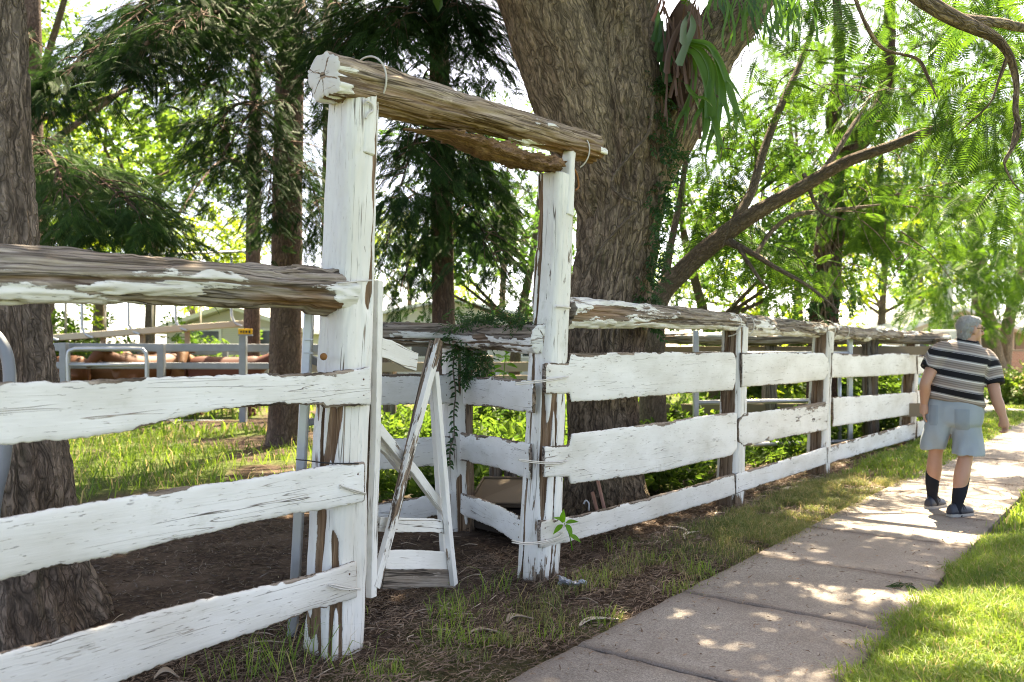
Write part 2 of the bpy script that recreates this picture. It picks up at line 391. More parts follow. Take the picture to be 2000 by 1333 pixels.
m = NT('soil_and_litter'); p = m.pos()
n1 = m.noise(p, (1, 1, 1), 22, 8, .7); n2 = m.noise(p, (1, 1, 1), 1.4, 4); n3 = m.noise(p, (1, 1, 1), 110, 4, .7)
soil = m.ramp(n1, [(.3, (.02, .013, .009)), (.5, (.055, .036, .026)), (.66, (.115, .08, .058)), (.85, (.24, .18, .135))])
soil = m.mix(m.math('MULTIPLY_ADD', m.math('SUBTRACT', n2, .52), 5, .2, True), soil, m.mix(n3, (.055, .038, .028), (.20, .145, .11)))
grs = m.ramp(n3, [(.3, (.03, .05, .012)), (.6, (.09, .13, .03)), (.8, (.18, .19, .07))])
m.bsdf(m.mix(m.math('MULTIPLY', m.attr('green'), .85), soil, grs), .95, m.bump(m.math('ADD', n1, m.math('MULTIPLY', n3, .5)), .8, .02), .1)
tag(ground_mb.build('ground', m.m), kind='structure')

# ------------------------------------------------------------------ footpath of square slabs
m = NT('footpath_concrete'); p = m.pos(); r = m('ObjectInfo').outputs['Random']
sp = m('TexVoronoi', {'Vector': p, 'Scale': 190}).outputs['Color']; a = m.noise(p, (1, 1, 1), 260, 3, .7); b = m.noise(p, (1, 1, 1), 2.2, 6, .65); c3 = m.noise(p, (1, 1, 1), 14, 5, .7)
base = m.mix(m('SeparateColor', {0: sp}).outputs[0], (.165, .147, .13), (.36, .33, .298))
base = m.mix(m.math('MULTIPLY_ADD', m.math('SUBTRACT', a, .56), 12, 0, True), base, (.12, .10, .09))
base = m.mix(m.math('MULTIPLY_ADD', m.math('SUBTRACT', b, .45), 2.2, .1, True), base, m.mix(.5, base, (.16, .13, .115)))
base = m.mix(m.math('MULTIPLY_ADD', m.math('SUBTRACT', c3, .60), 5, 0, True), base, (.19, .15, .13))
base = m.mix(m.math('MULTIPLY', m.math('MULTIPLY_ADD', m.math('SUBTRACT', m.noise(p, (1, 1, 1), .9, 6, .7), .5), 5, .2, True), .5), base, (.105, .083, .07))
base = m.mix(m.math('MULTIPLY', r, .22), base, (.40, .34, .30))
base = m.mix(m.math('MULTIPLY', m.attr('edge'), .55), base, (.13, .10, .085))
m.bsdf(base, .88, m.bump(m.math('ADD', a, m.math('MULTIPLY', c3, .6)), .5, .004), .2)
MAT['concrete'] = m.m
path = tag(thing('footpath', None, None, sq(0, 1.49)), kind='structure')
rng = np.random.default_rng(3); SL = 1.096; QA, QB = .93, 2.05
for k in range(-5, 20):
    s0 = .695 + SL * k; L = SL - .018; W = QB - QA; nu = 18
    xs = np.concatenate([[0, .008], np.linspace(.03, L - .03, nu), [L - .008, L]]); ys = np.concatenate([[0, .008], np.linspace(.03, W - .03, nu), [W - .008, W]])
    XX, YY = np.meshgrid(xs, ys, indexing='ij')
    de = np.minimum(np.minimum(XX, L - XX), np.minimum(YY, W - YY)); ZZ = -.010 * (1 - np.clip(de / .01, 0, 1)) ** 2
    Pn = np.stack([XX.ravel() + s0, YY.ravel(), np.zeros(XX.size)], 1)
    chip = (vn(Pn * 40, 4).reshape(XX.shape) - .5) * .010 * (de < .012)
    ZZ = ZZ + chip + (fbm(Pn * 3, 2, 6).reshape(XX.shape) - .5) * .004
    edge = (1 - sst(de, .0, .06 + .05 * vn(Pn * 6, 2).reshape(XX.shape))).ravel()
    V = np.stack([XX, YY, ZZ], -1).reshape(-1, 3); n_, m_ = XX.shape
    i = np.arange(n_ - 1)[:, None] * m_; j = np.arange(m_ - 1)[None, :]
    Q = np.stack([i + j, i + m_ + j, i + m_ + j + 1, i + j + 1], -1).reshape(-1, 4)
    mb = MB().add(V, Q, edge=edge)
    rim = np.concatenate([np.arange(m_) , np.arange(1, n_) * m_ + m_ - 1, (n_ - 1) * m_ + np.arange(m_ - 2, -1, -1), np.arange(n_ - 2, 0, -1) * m_])
    lo = V[rim] * [1, 1, 0] + [0, 0, -.09]; R = np.stack([V[rim], lo]); v2, q2, _ = loft(R, cap=False); mb.add(v2, q2, edge=1.0)
    tilt = rng.normal(0, .0022, 2); x = FD + np.array([0, 0, tilt[0]]); y0 = FN + np.array([0, 0, tilt[1]])
    o = sq(s0, QA, .034 + rng.normal(0, .002))
    mb.build('paving_slab', MAT['concrete'], path, mat4(o, x, y0, np.array([0, 0, 1.])))

# ------------------------------------------------------------------ boards, logs, posts
def grain_attr(V): return V
def make_board(name, top, bot, parent, off=.0, th=.028, p0=None, n=None, mat='paint_board', seed=0, jag=1.0, base_peel=.24, edge_peel=.42, dirt=0.0, label=None):
    """a sawn board whose top and bottom edges follow measured lines on the fence plane"""
    n = FN if n is None else n; p0 = P0 if p0 is None else p0; pl = p0 + n * off
    tp = np.array([onplane(*q, pl, n) for q in top]); bp = np.array([onplane(*q, pl, n) for q in bot])
    u = np.array([-n[1], n[0], 0.]); o = tp[0] * 1.0
    ts, tz = (tp - o) @ u, tp[:, 2] - o[2]; bs, bz = (bp - o) @ u, bp[:, 2] - o[2]
    if ts[-1] < ts[0]: raise ValueError(name)
    lo, hi = max(ts[0], bs[0]), min(ts[-1], bs[-1]); L = hi - lo
    K = max(12, int(L / .008)); x = np.linspace(lo, hi, K); g1 = np.stack([x * 30, np.full(K, seed * 7.3), np.zeros(K)], 1)
    g1 = g1 * 2.4; e1 = (fbm(g1, 3, seed) - .5) * .009 * jag + (fbm(g1 * .06, 2, seed + 4) - .5) * .006 * jag - np.maximum(0, fbm(g1 * .16, 3, seed + 12) - .62) * .035 * jag
    e2 = (fbm(g1 + 50, 3, seed + 1) - .5) * .010 * jag + (fbm(g1 * .06 + 9, 2, seed + 5) - .5) * .006 * jag + np.maximum(0, fbm(g1 * .17 + 5, 3, seed + 13) - .62) * .04 * jag
    zt, zb = np.interp(x, ts, tz) + e1, np.interp(x, bs, bz) + e2
    NZ = 9; f = np.array([0, .03, .1, .25, .5, .75, .9, .97, 1]); zz = zt[:, None] + (zb - zt)[:, None] * f
    G = np.stack([np.repeat(x, NZ), np.zeros(K * NZ), zz.ravel()], 1)
    warp = ((fbm(G * [1.1, 1, 3], 2, seed + 2) - .5) * .018 + (vn(G * [9, 1, 60], seed + 3) - .5) * .0025).reshape(K, NZ)
    rnd = np.array([.006, .002, 0, 0, 0, 0, 0, .002, .006])
    Fr = np.stack([np.repeat(x[:, None], NZ, 1), warp + rnd, zz], -1)
    bk = Fr[:, ::-1][:, [0, 4, 8]].copy(); bk[:, :, 1] = th + warp[:, ::-1][:, [0, 4, 8]] - rnd[[0, 4, 8]]
    R = np.concatenate([Fr, bk], 1)[:, ::-1]
    ex = (vn(np.stack([zz[0] * 60, np.zeros(NZ), np.full(NZ, seed)], 1), 3) - .5) * .012 * jag
    V, Qd, Tt = loft(R)
    hgt = (zt - zb)[:, None]; de = np.minimum(f, 1 - f)[None] * hgt; dx = np.minimum(x - lo, hi - x)[:, None]
    pe = base_peel + edge_peel * (1 - sst(np.minimum(de, dx), 0, .014)) * (.1 + 1.5 * sst(fbm(G * [5, 1, 4], 3, seed + 8).reshape(K, NZ), .42, .66)) * np.where(f < .5, 1.15, .7)[None] + .30 * (fbm(G * [1.6, 1, 3], 3, seed + 9).reshape(K, NZ) - .5)
    pe = pe + .20 * np.clip(1 - f / .25, 0, 1)[None] * sst(fbm(G * [2.2, 0, 0], 2, seed + 19).reshape(K, NZ), .5, .7)
    pb = np.concatenate([pe, np.full((K, 3), .7)], 1)[:, ::-1].ravel(); pb = np.concatenate([pb, [.8, .8]])
    dr = np.full(len(V), dirt) * (fbm(V * [2, 2, 3], 2, seed + 6))
    mb = MB().add(V, Qd, Tt, grain=V + [seed * 3.1, 0, seed * 1.7], peel=pb, rot=0.0, dirt=dr)
    ob = mb.build(name, MAT[mat], parent, mat4(o, u, -n, np.array([0, 0, 1.])))
    nm = MB()
    for xx in (lo + .045, hi - .045):
        for ff in (.28, .72):
            zz_ = np.interp(xx, x, zt) * (1 - ff) + np.interp(xx, x, zb) * ff; th_ = np.arange(7) / 7 * 2 * PI; yy_ = np.interp(xx, x, warp[:, 4]); nm.add(*loft(np.stack([np.stack([xx + .0055 * k_ * np.cos(th_), np.full(7, yy_ - .004 * (1.2 - k_)), zz_ + .0055 * k_ * np.sin(th_)], 1) for k_ in (1, .5, .1)])))
    nh = nm.build('nail_heads', MAT['nail'], ob, world_of(ob)); nh['kind'] = 'stuff'
    if label: ob['label'] = label
    return ob

def make_log(name, p0, p1, r0, r1, parent, ref=(0, 0, 1), mat='paint_log', seed=0, bend=.03, rough=1.0, sqr=2.0, peel=None, rot=None, dirt=None, nx=None, nt=72, extra=None, profile=None, crack=1.0):
    p0, p1 = np.asarray(p0, float), np.asarray(p1, float); L = np.linalg.norm(p1 - p0); x_, y_, z_ = axes(p1 - p0, ref)
    nx = nx or max(30, int(L / .013)); x = np.linspace(0, L, nx); th = np.arange(nt) / nt * 2 * PI
    se = (np.abs(np.cos(th)) ** sqr + np.abs(np.sin(th)) ** sqr) ** (-1 / sqr)
    r = r0 + (r1 - r0) * x / L
    if profile is not None: r = r * profile(x / L)
    XX = np.repeat(x, nt); TT = np.tile(th, nx); RR = np.outer(r, se).ravel()
    g = np.stack([XX, RR * np.cos(TT), RR * np.sin(TT)], 1); gs = g + [seed * 11.3, seed * 3.7, seed * 5.1]
    wob = fbm(gs * [1.5, 5, 5], 2, seed)[:, None]
    d = RR * .22 * (fbm(gs * [1.6, 6, 6], 3, seed) - .5) * rough
    fur = np.abs(2 * vn(gs * [2.0, 24, 24] + wob * 2.5, seed + 2) - 1); d -= .007 * rough * (1 - sst(fur, 0, .35))
    ck = np.abs(2 * vn(gs * [.30, 16, 16] + (wob - .5) * .8 + .10 * vn(gs * [9, 20, 20], seed + 15)[:, None], seed + 5) - 1); ckm = (1 - sst(ck, .045, .15)) * sst(vn(gs * [1.6, 5, 5], seed + 6), .36, .5) * crack
    d -= .016 * ckm
    d += .0065 * rough * (fbm(gs * [7, 48, 48], 2, seed + 7) - .5)
    if mat != 'paint_post':                                              # ledges where layers have flaked away
        tf = fbm(gs * [1.5, 8, 8] + .25 * fbm(gs * [10, 30, 30], 2, seed + 21)[:, None], 3, seed + 20); tq_ = tf * 9; ter = (np.floor(tq_) + sst(tq_ - np.floor(tq_), .8, 1)) / 9 - .5; d += .075 * ter * min(1, rough); flake = -1.6 * ter
    else: flake = 0.0
    zc, yc = np.sin(TT), np.cos(TT)
    if extra is not None: d = d + extra(XX / L, yc, zc, gs)
    R2 = RR + d
    bx = np.stack([np.zeros(nx), (fbm(np.stack([x * .9, np.full(nx, seed * 2.), np.zeros(nx)], 1), 2, 3) - .5) * bend, (fbm(np.stack([x * .9, np.full(nx, seed * 2. + 7), np.zeros(nx)], 1), 2, 3) - .5) * bend], 1)
    bx -= bx[0] + (bx[-1] - bx[0]) * (x / L)[:, None]
    V = np.stack([XX, R2 * yc, R2 * zc], 1) + np.repeat(bx, nt, 0)
    low = fbm(gs * [1.6, 7, 7], 4, seed + 11) - .5
    pe = (peel(XX / L, yc, zc) if peel else np.full(len(V), .3)) + (.32 if mat == 'paint_post' else .45) * low + flake
    pe = np.maximum(pe, ckm * 1.1)
    ro = np.clip((rot(XX / L, yc, zc) if rot else np.zeros(len(V))) + .5 * ckm, 0, 1); di = dirt(XX / L, yc, zc) if dirt else np.zeros(len(V))
    V3 = V.reshape(nx, nt, 3); mb = MB()
    _, Qd, _ = loft(V3, cap=False); mb.add(V, Qd, grain=gs, peel=pe, rot=ro, dirt=di)
    for e, idx, sg in ((0, 0, -1), (1, nx - 1, 1)):
        ring = V3[idx]; c = ring.mean(0); R = np.stack([ring, c + (ring - c) * .93 + [sg * .006, 0, 0], c + (ring - c) * .75 + [sg * .008, 0, 0], c + (ring - c) * .55 + [sg * .010, 0, 0], c + (ring - c) * .38 + [sg * .010, 0, 0], c + (ring - c) * .2 + [sg * .010, 0, 0]])
        R[1:, :, 0] += (fbm(np.stack([np.zeros(5 * nt), *(R[1:].reshape(-1, 3).T[1:] * 30)], 1), 2, seed) - .5).reshape(5, nt) * .008
        v, qd, tt = loft(R); k = nt
        tt = tt[k:]
        if e == 0: qd, tt = qd[:, ::-1], tt[:, ::-1]
        gr = np.stack([v[:, 1] * .5 + seed, v[:, 2] * .6, v[:, 0]], 1)
        pv = peel(np.full(len(v), float(e) * 1.02 - .01), np.zeros(len(v)), np.zeros(len(v))) if peel else np.full(len(v), .35)
        rel = v - c; rr_ = np.hypot(rel[:, 1], rel[:, 2]); ang = np.arctan2(rel[:, 2], rel[:, 1]) + .5 * (fbm(v * [9, 9, 9] + seed, 2, 4) - .5); spl = np.max([(1 - sst(np.abs((ang - q0 + PI) % (2 * PI) - PI) * rr_, .001, .004)) * (rr_ < lim * RR.mean()) for q0, lim in ((.4, 1.2), (2.1, .75), (3.3, 1.2), (4.6, .6), (5.4, .95))], axis=0)
        mb.add(v, qd, tt, grain=gr * 1.0, peel=np.maximum(pv, spl * .8), rot=0.0, dirt=0.0)
    return mb.build(name, MAT[mat], parent, mat4(p0, x_, y_, z_))

def wire_tie(pts, parent, r=.0032, name='wire_tie', mat='wire'):
    mb = MB(); tube(mb, pts, r, 6, n=len(pts) * 6); return mb.build(name, MAT[mat], parent)
UP = np.array([0, 0, 1.])

# ---- the gateway: two tall posts under a log lintel
gate_frame = thing('gateway', 'tall peeling white gateway of two timber posts under a brown log lintel', 'gateway', P0)
PF = P0 + FN * .0
def onf(px, py, off=0.0): return onplane(px, py, P0 + FN * off, FN)
base_dirt = lambda u, y, z: sst(.16 - u, 0, .14) * .9
post_peel = lambda u, y, z: .27 + .22 * sst(.14 - u, 0, .14) + .10 * (y < -.6)
def gate_post(b, t, w0, w1, seed, tongue, peel):
    b = np.array(b); t = np.array(t)
    o = make_log('gate_post', b - UP * .25, t, w0, w1, gate_frame, ref=FN, mat='paint_post', seed=seed, bend=.02, rough=.55, sqr=4.2, peel=peel, dirt=base_dirt, nt=150, crack=1.25)
    return o
bL, tL = onf(648, 1262), onf(692, 190); bR, tR = onf(1047, 1130), onf(1086, 345)
bL[2] = bR[2] = 0
gate_post(bL, tL, .118, .098, 3, None, post_peel)
gate_post(bR, tR, .112, .099, 5, None, lambda u, y, z: .33 + .25 * sst(.2 - u, 0, .2) + .22 * (y < -.55) + .12 * (z > .5) * sst(np.abs(u - .35), .1, 0))
# tongues of the posts rising in front of the lintel
make_log('post_tongue', onf(712, 300, .070), onf(720, 178, .070), .040, .034, gate_frame, ref=FN, mat='paint_post', seed=8, rough=.5, sqr=4, peel=lambda u, y, z: .30 + 0 * u, nt=40)
make_log('post_tongue', onf(1104, 420, .066), onf(1112, 298, .066), .046, .036, gate_frame, ref=FN, mat='paint_post', seed=10, rough=.5, sqr=4, peel=lambda u, y, z: .36 + 0 * u, nt=40)
lA, lB = onf(634, 149, .02), onf(1160, 293, .02)
make_log('lintel_log', lA, lB, .118, .107, gate_frame, mat='lintel', seed=12, bend=.02, rough=1.35, nt=110,
         peel=lambda u, y, z: np.where(u < 0, .34, .80 - .55 * sst(.075 - u, 0, .05) * (z < .25) - .5 * sst(u, .955, .97) * (z < 0)),
         rot=lambda u, y, z: np.clip(.55 * sst(-z, .1, .8) + .25 * sst(u, .5, .9), 0, 1),
         extra=lambda u, y, z, g: -.028 * sst(-z, .25, .9) * sst(u, .3, .5) * (1 - sst(u, .8, .88)))
# rotten strip splitting away under the lintel
rs = np.array([[790, 252], [870, 264], [950, 290], [1020, 312], [1085, 324]]); R = []
for k, (px, py) in enumerate(crv(rs, 80)):
    c = onf(px, py, .03); t = k / 79; w = .012 + .085 * sst(t, 0, .35) * (1 - .35 * sst(t, .9, 1)); h = .006 + .038 * sst(t, .05, .6)
    a = np.arange(36) / 36 * 2 * PI; g = np.stack([np.full(36, t * 14), np.cos(a) * 2, np.sin(a) * 2], 1); rr = .45 + 1.1 * fbm(g * 1.3, 3, 4) + .55 * (vn(g * [3, 5, 5], 6) - .5) + .35 * (vn(g * [9, 9, 9], 7) - .5)
    R.append(c + FN * (np.cos(a) * w * rr)[:, None] + UP * (np.sign(np.sin(a)) * np.abs(np.sin(a)) ** .7 * h * rr)[:, None])
v, qd, tt = loft(np.array(R)[:, ::-1])
MB().add(v, qd, tt, grain=(v - lA) @ np.array([FD, FN, UP]).T, peel=.95, rot=.85).build('split_strip', MAT['lintel'], gate_frame)
# a lifted sheet of bark on the lintel
R = []
for k, (px, py) in enumerate(crv(np.array([[955, 212], [985, 226], [1015, 241], [1033, 252]]), 14)):
    c = onf(px, py, .085); R.append([c + UP * .012 + FN * -.04, c + FN * .02 - UP * (.02 + .01 * math.sin(k)), c + FN * .014 - UP * .022, c - FN * .045])
v, qd, tt = loft(np.array(R)); MB().add(v, qd, tt, grain=(v - lA) @ np.array([FD, FN, UP]).T, peel=.95).build('bark_flake', MAT['grey_wood'], gate_frame)
def ring_tie(px, py0, py1, off, tilt=0.0):
    a = np.linspace(-.35 * PI, .75 * PI, 16); c = (onf(px, py0, .02) + onf(px, py1, .02)) / 2; r = abs(onf(px, py0, .02)[2] - onf(px, py1, .02)[2]) / 2 + .012
    return np.array([c + UP * r * math.sin(x) + FN * r * math.cos(x) + FD * tilt * x for x in a])
wire_tie(ring_tie(722, 118, 200, .02, -.01), gate_frame, .005)
wire_tie(ring_tie(1122, 268, 330, .02, .01), gate_frame, .005)
wire_tie([onf(712, 205, .105), onf(716, 198, .115), onf(726, 204, .115), onf(728, 216, .112), onf(720, 222, .115), onf(714, 232, .112)], gate_frame, .006)
wire_tie([onf(1122, 330, .10), onf(1128, 345, .10), onf(1130, 365, .10), onf(1124, 372, .10)], gate_frame, .006, mat='rust')
mb = MB(); tube(mb, [onf(630, 697, .04), onf(632, 697, .085)], .010, 12); tube(mb, [onf(632, 697, .085), onf(632.5, 697, .093)], [.017, .014], 12); mb.build('bolt_head', MAT['rust'], gate_frame)

# ---- left fence
lf = thing('rail_fence', 'white board fence with a thick peeling log rail left of the gateway', 'fence', sq(-1.2, 0), 'white rail fences')
make_log('log_rail', onf(-330, 522, .03), onf(668, 571, .0), .098, .112, lf, mat='paint_log', seed=21, bend=.06, rough=1.45, nt=110,
         peel=lambda u, y, z: np.clip(.43 + .33 * sst(z, .1, .8) + .45 * sst(u, .60, .80) - .15 * sst(-y, .3, .8) - .5 * sst(u, .95, .97) * (z < .3), 0, 1),
         rot=lambda u, y, z: np.clip(.9 * sst(-z, .15, .6) * sst(u, .66, .78) * (1 - sst(-z, .8, .95)), 0, 1),
         extra=lambda u, y, z, g: -.02 * sst(-z, .3, .9) * sst(u, .72, .8) * (1 - sst(u, .88, .9)))
B1 = make_board('board', [(-330, 757), (0, 747), (200, 742), (450, 733), (640, 727), (723, 718)], [(-330, 905), (0, 869), (130, 859), (250, 843), (330, 820), (430, 800), (545, 791), (630, 792), (636, 797), (723, 792)], lf, .135, seed=31)
make_board('board', [(-330, 1110), (0, 1016), (100, 997), (240, 973), (340, 956), (460, 941), (560, 924), (650, 910), (712, 903)], [(-330, 1235), (0, 1135), (100, 1111), (170, 1098), (240, 1083), (340, 1056), (440, 1034), (500, 1018), (560, 1008), (640, 995), (712, 980)], lf, .135, seed=32, base_peel=.22)
make_board('board', [(-330, 1400), (0, 1276), (120, 1247), (200, 1225), (300, 1197), (400, 1171), (470, 1158), (560, 1137), (640, 1118), (698, 1098)], [(-330, 1560), (0, 1405), (230, 1336), (330, 1294), (440, 1254), (540, 1221), (611, 1192), (640, 1188), (698, 1168)], lf, .135, seed=33, base_peel=.25, dirt=.6)
make_log('fence_post', sq(-3.4, 0, -.2), sq(-3.4, 0, 1.7), .12, .12, lf, ref=FN, mat='paint_post', seed=34, sqr=4, peel=post_peel, nt=48)
wire_tie([onf(650, 553, .06), onf(668, 553, .12), onf(700, 550, .125), onf(725, 548, .13)], lf, .004)
wire_tie([onf(664, 947, .142), onf(670, 951, .152), onf(690, 957, .155), onf(714, 964, .148)], lf, .0042)
wire_tie([onf(664, 953, .142), onf(670, 953, .150), onf(690, 960, .153), onf(714, 966, .145)], lf, .0035)
wire_tie([onf(642, 1146, .142), onf(650, 1143, .152), onf(675, 1148, .155), onf(704, 1152, .148)], lf, .0042)
wire_tie([onf(642, 1143, .142), onf(650, 1147, .150), onf(675, 1152, .155), onf(704, 1151, .145)], lf, .0042)
wire_tie([onf(578, 898, -.18), onf(600, 900, .0), onf(640, 905, .13), onf(700, 906, .142)], lf, .003, mat='black')

# ---- right fence
rf = thing('rail_fence', 'long white three board fence under grey log rails running from the gateway towards the man', 'fence', sq(4, 0), 'white rail fences')
RO = .115
make_log('log_rail', onf(1100, 607, .0), onf(1447, 633, .0), .098, .083, rf, seed=41, bend=.04, nt=100,
         peel=lambda u, y, z: np.clip(.60 - .45 * sst(z, .35, .7) * (1 - sst(u, .25, .42)) - .5 * sst(-z, .55, .8) , 0, 1), rot=lambda u, y, z: .75 * (1 - sst(u, .1, .42)) * sst(np.abs(z), .8, .2))
make_log('log_rail', onf(1443, 636, .0), onf(1628, 645, .0), .094, .082, rf, seed=42, bend=.05, rough=1.4, peel=lambda u, y, z: .62 - .35 * sst(-z, .5, .8))
make_log('log_rail', onf(1622, 648, .0), onf(1800, 655, .0), .090, .07, rf, seed=43, bend=.05, rough=1.4, peel=lambda u, y, z: .60 - .3 * sst(-z, .4, .8))
make_log('log_rail', onf(1796, 656, .0), onf(1880, 660, .0), .075, .07, rf, seed=44, bend=.03, peel=lambda u, y, z: .74 + 0 * u)
def rpost(px0, py0, px1, py1, seed, w=.105):
    b, t = onf(px0, py0), onf(px1, py1); b[2] = -.25
    make_log('fence_post', b, t, w * 1.08, w, rf, ref=FN, mat='paint_post', seed=seed, sqr=3.6, rough=.7, nt=80, nx=120, crack=1.2,
             peel=lambda u, y, z: .36 + .5 * (y > .86) + .2 * sst(.25 - u, 0, .1), rot=lambda u, y, z: .2 + 0 * u)
rpost(1424, 979, 1436, 640, 51); rpost(1594, 918, 1610, 650, 52, .11); rpost(1769, 868, 1783, 655, 53); rpost(1836, 845, 1846, 658, 54)
make_board('board', [(1066, 709), (1112, 709), (1116, 690), (1300, 688), (1433, 688), (1437, 703)], [(1066, 769), (1114, 770), (1117, 786), (1200, 781), (1300, 772), (1433, 762), (1437, 748)], rf, RO, seed=61, base_peel=.2)
make_board('board', [(1064, 872), (1112, 870), (1119, 848), (1250, 832), (1380, 812), (1440, 806)], [(1064, 932), (1112, 931), (1116, 946), (1200, 936), (1300, 920), (1430, 890), (1440, 878)], rf, RO, seed=62, base_peel=.18)
make_board('board', [(1056, 1018), (1130, 1008), (1250, 978), (1380, 943), (1436, 925)], [(1056, 1072), (1120, 1058), (1250, 1022), (1380, 985), (1440, 965)], rf, RO, seed=63, base_peel=.24, dirt=.5)
make_board('board', [(1450, 690), (1530, 689), (1610, 690), (1618, 700)], [(1450, 756), (1550, 750), (1612, 742), (1618, 730)], rf, RO, seed=64)
make_board('board', [(1444, 822), (1455, 808), (1520, 800), (1600, 787), (1616, 785)], [(1444, 862), (1455, 873), (1550, 852), (1616, 840)], rf, RO, seed=65, base_peel=.34)
make_board('board', [(1438, 927), (1530, 900), (1614, 873)], [(1438, 965), (1530, 935), (1614, 908)], rf, RO, seed=66, base_peel=.27)
make_board('board', [(1626, 689), (1660, 692), (1700, 695), (1745, 690), (1790, 692)], [(1626, 738), (1700, 736), (1790, 730)], rf, RO, seed=67, base_peel=.26)
make_board('board', [(1628, 777), (1710, 772), (1790, 766)], [(1628, 834), (1720, 820), (1790, 809)], rf, RO, seed=68)
make_board('board', [(1616, 873), (1700, 850), (1790, 825)], [(1616, 907), (1700, 882), (1788, 857)], rf, RO, seed=69, base_peel=.38)
make_board('board', [(1793, 696), (1846, 697)], [(1793, 731), (1846, 727)], rf, RO, seed=70)
make_board('board', [(1793, 763), (1846, 757)], [(1793, 800), (1846, 792)], rf, RO, seed=71)
make_board('board', [(1792, 824), (1846, 806)], [(1792, 856), (1846, 838)], rf, RO, seed=72, base_peel=.35)
for (pts, r) in (([(1006, 748), (1030, 746), (1060, 743), (1090, 739), (1110, 736)], .0038), ([(1006, 752), (1030, 750), (1062, 746), (1092, 741), (1110, 737)], .0034),
                 ([(1013, 898), (1030, 900), (1060, 903), (1090, 903), (1108, 900)], .0038), ([(1013, 900), (1030, 903), (1060, 906), (1090, 906), (1108, 902)], .0034),
                 ([(1000, 1056), (1025, 1061), (1060, 1058), (1090, 1050), (1100, 1040)], .0042), ([(1000, 1060), (1025, 1064), (1060, 1061), (1090, 1052), (1101, 1044)], .0038)):
    wire_tie([onf(a, b, .14 + .012 * math.sin(k * 1.3)) for k, (a, b) in enumerate(pts)], rf, r)
wire_tie([onf(1086, 599, .118), onf(1100, 600, .135), onf(1114, 602, .12)], rf, .006)
for px, a, b in ((1425, 614, 655), (1448, 615, 660), (1612, 628, 662), (1640, 632, 664)):
    c0, c1 = onf(px, a, 0), onf(px, b, 0); c = (c0 + c1) / 2; r = (c0[2] - c1[2]) / 2 + .01
    wire_tie([c + UP * r * math.sin(x) + FN * r * 1.05 * math.cos(x) + FD * .02 * x for x in np.linspace(-.5 * PI, .75 * PI, 12)], rf, .005)

# ---- inner return fence seen through the gateway
IP = at(897, 1005, 6.75); IP[2] = 0                      # its corner post
inf = thing('rail_fence', 'shaded white board fence with a corner post and log rails seen inside the open gateway', 'fence', IP, 'white rail fences')
make_log('fence_post', IP - UP * .25, at(893, 640, 6.75), .13, .12, inf, ref=(0, -1, 0), mat='paint_post', seed=81, sqr=3.5, rough=.8, nt=90, peel=lambda u, y, z: .38 + .3 * (y < -.5))
E1 = at(1046, 1080, 5.25); E1[2] = 0; n1 = np.array([E1[1] - IP[1], -(E1[0] - IP[0]), 0]); n1 /= np.linalg.norm(n1)
n1 = n1 if n1[1] < 0 or n1[0] < 0 else -n1
make_log('log_rail', at(893, 656, 6.7), at(1060, 661, 5.34), .112, .095, inf, seed=82, bend=.03, peel=lambda u, y, z: .38 + .45 * sst(z, .0, .4), nt=80)
E0 = at(715, 1050, 6.15); E0[2] = 0; n0 = np.array([E0[1] - IP[1], -(E0[0] - IP[0]), 0]); n0 /= np.linalg.norm(n0); n0 = n0 if n0[1] < 0 else -n0
make_log('log_rail', at(650, 653, 6.1), at(900, 657, 6.72), .10, .105, inf, seed=83, bend=.03, peel=lambda u, y, z: .40 + .45 * sst(z, .0, .35), nt=80)
def iboard(top, bot, p, n, seed, **k): make_board('board', top, bot, inf, .12, p0=p, n=n, seed=seed, jag=1.6, **k)
nn1 = n1 if np.dot(np.array([-n1[1], n1[0], 0]), E1 - IP) > 0 else -n1
kk = .12 if nn1[1] < 0 else -.12
def iboard2(top, bot, seed):
    make_board('board', top, bot, inf, 0.0, p0=IP + np.array([-.02, -.02, 0]), n=nn1, seed=seed, jag=1.6, base_peel=.27)
iboard2([(903, 738), (960, 737), (1038, 745)], [(903, 792), (960, 795), (1038, 808)], 84)
iboard2([(897, 846), (960, 853), (1034, 868)], [(897, 900), (960, 912), (1032, 937)], 85)
iboard2([(897, 962), (950, 980), (1022, 1014)], [(897, 1004), (950, 1026), (1018, 1067)], 86)
for tp, bt, sd in (([(650, 730), (880, 732)], [(650, 795), (880, 788)], 87), ([(650, 862), (880, 853)], [(650, 925), (880, 908)], 88), ([(650, 998), (880, 962)], [(650, 1050), (880, 1005)], 89)):
    iboard(tp, bt, E0, n0, sd, base_peel=.25)

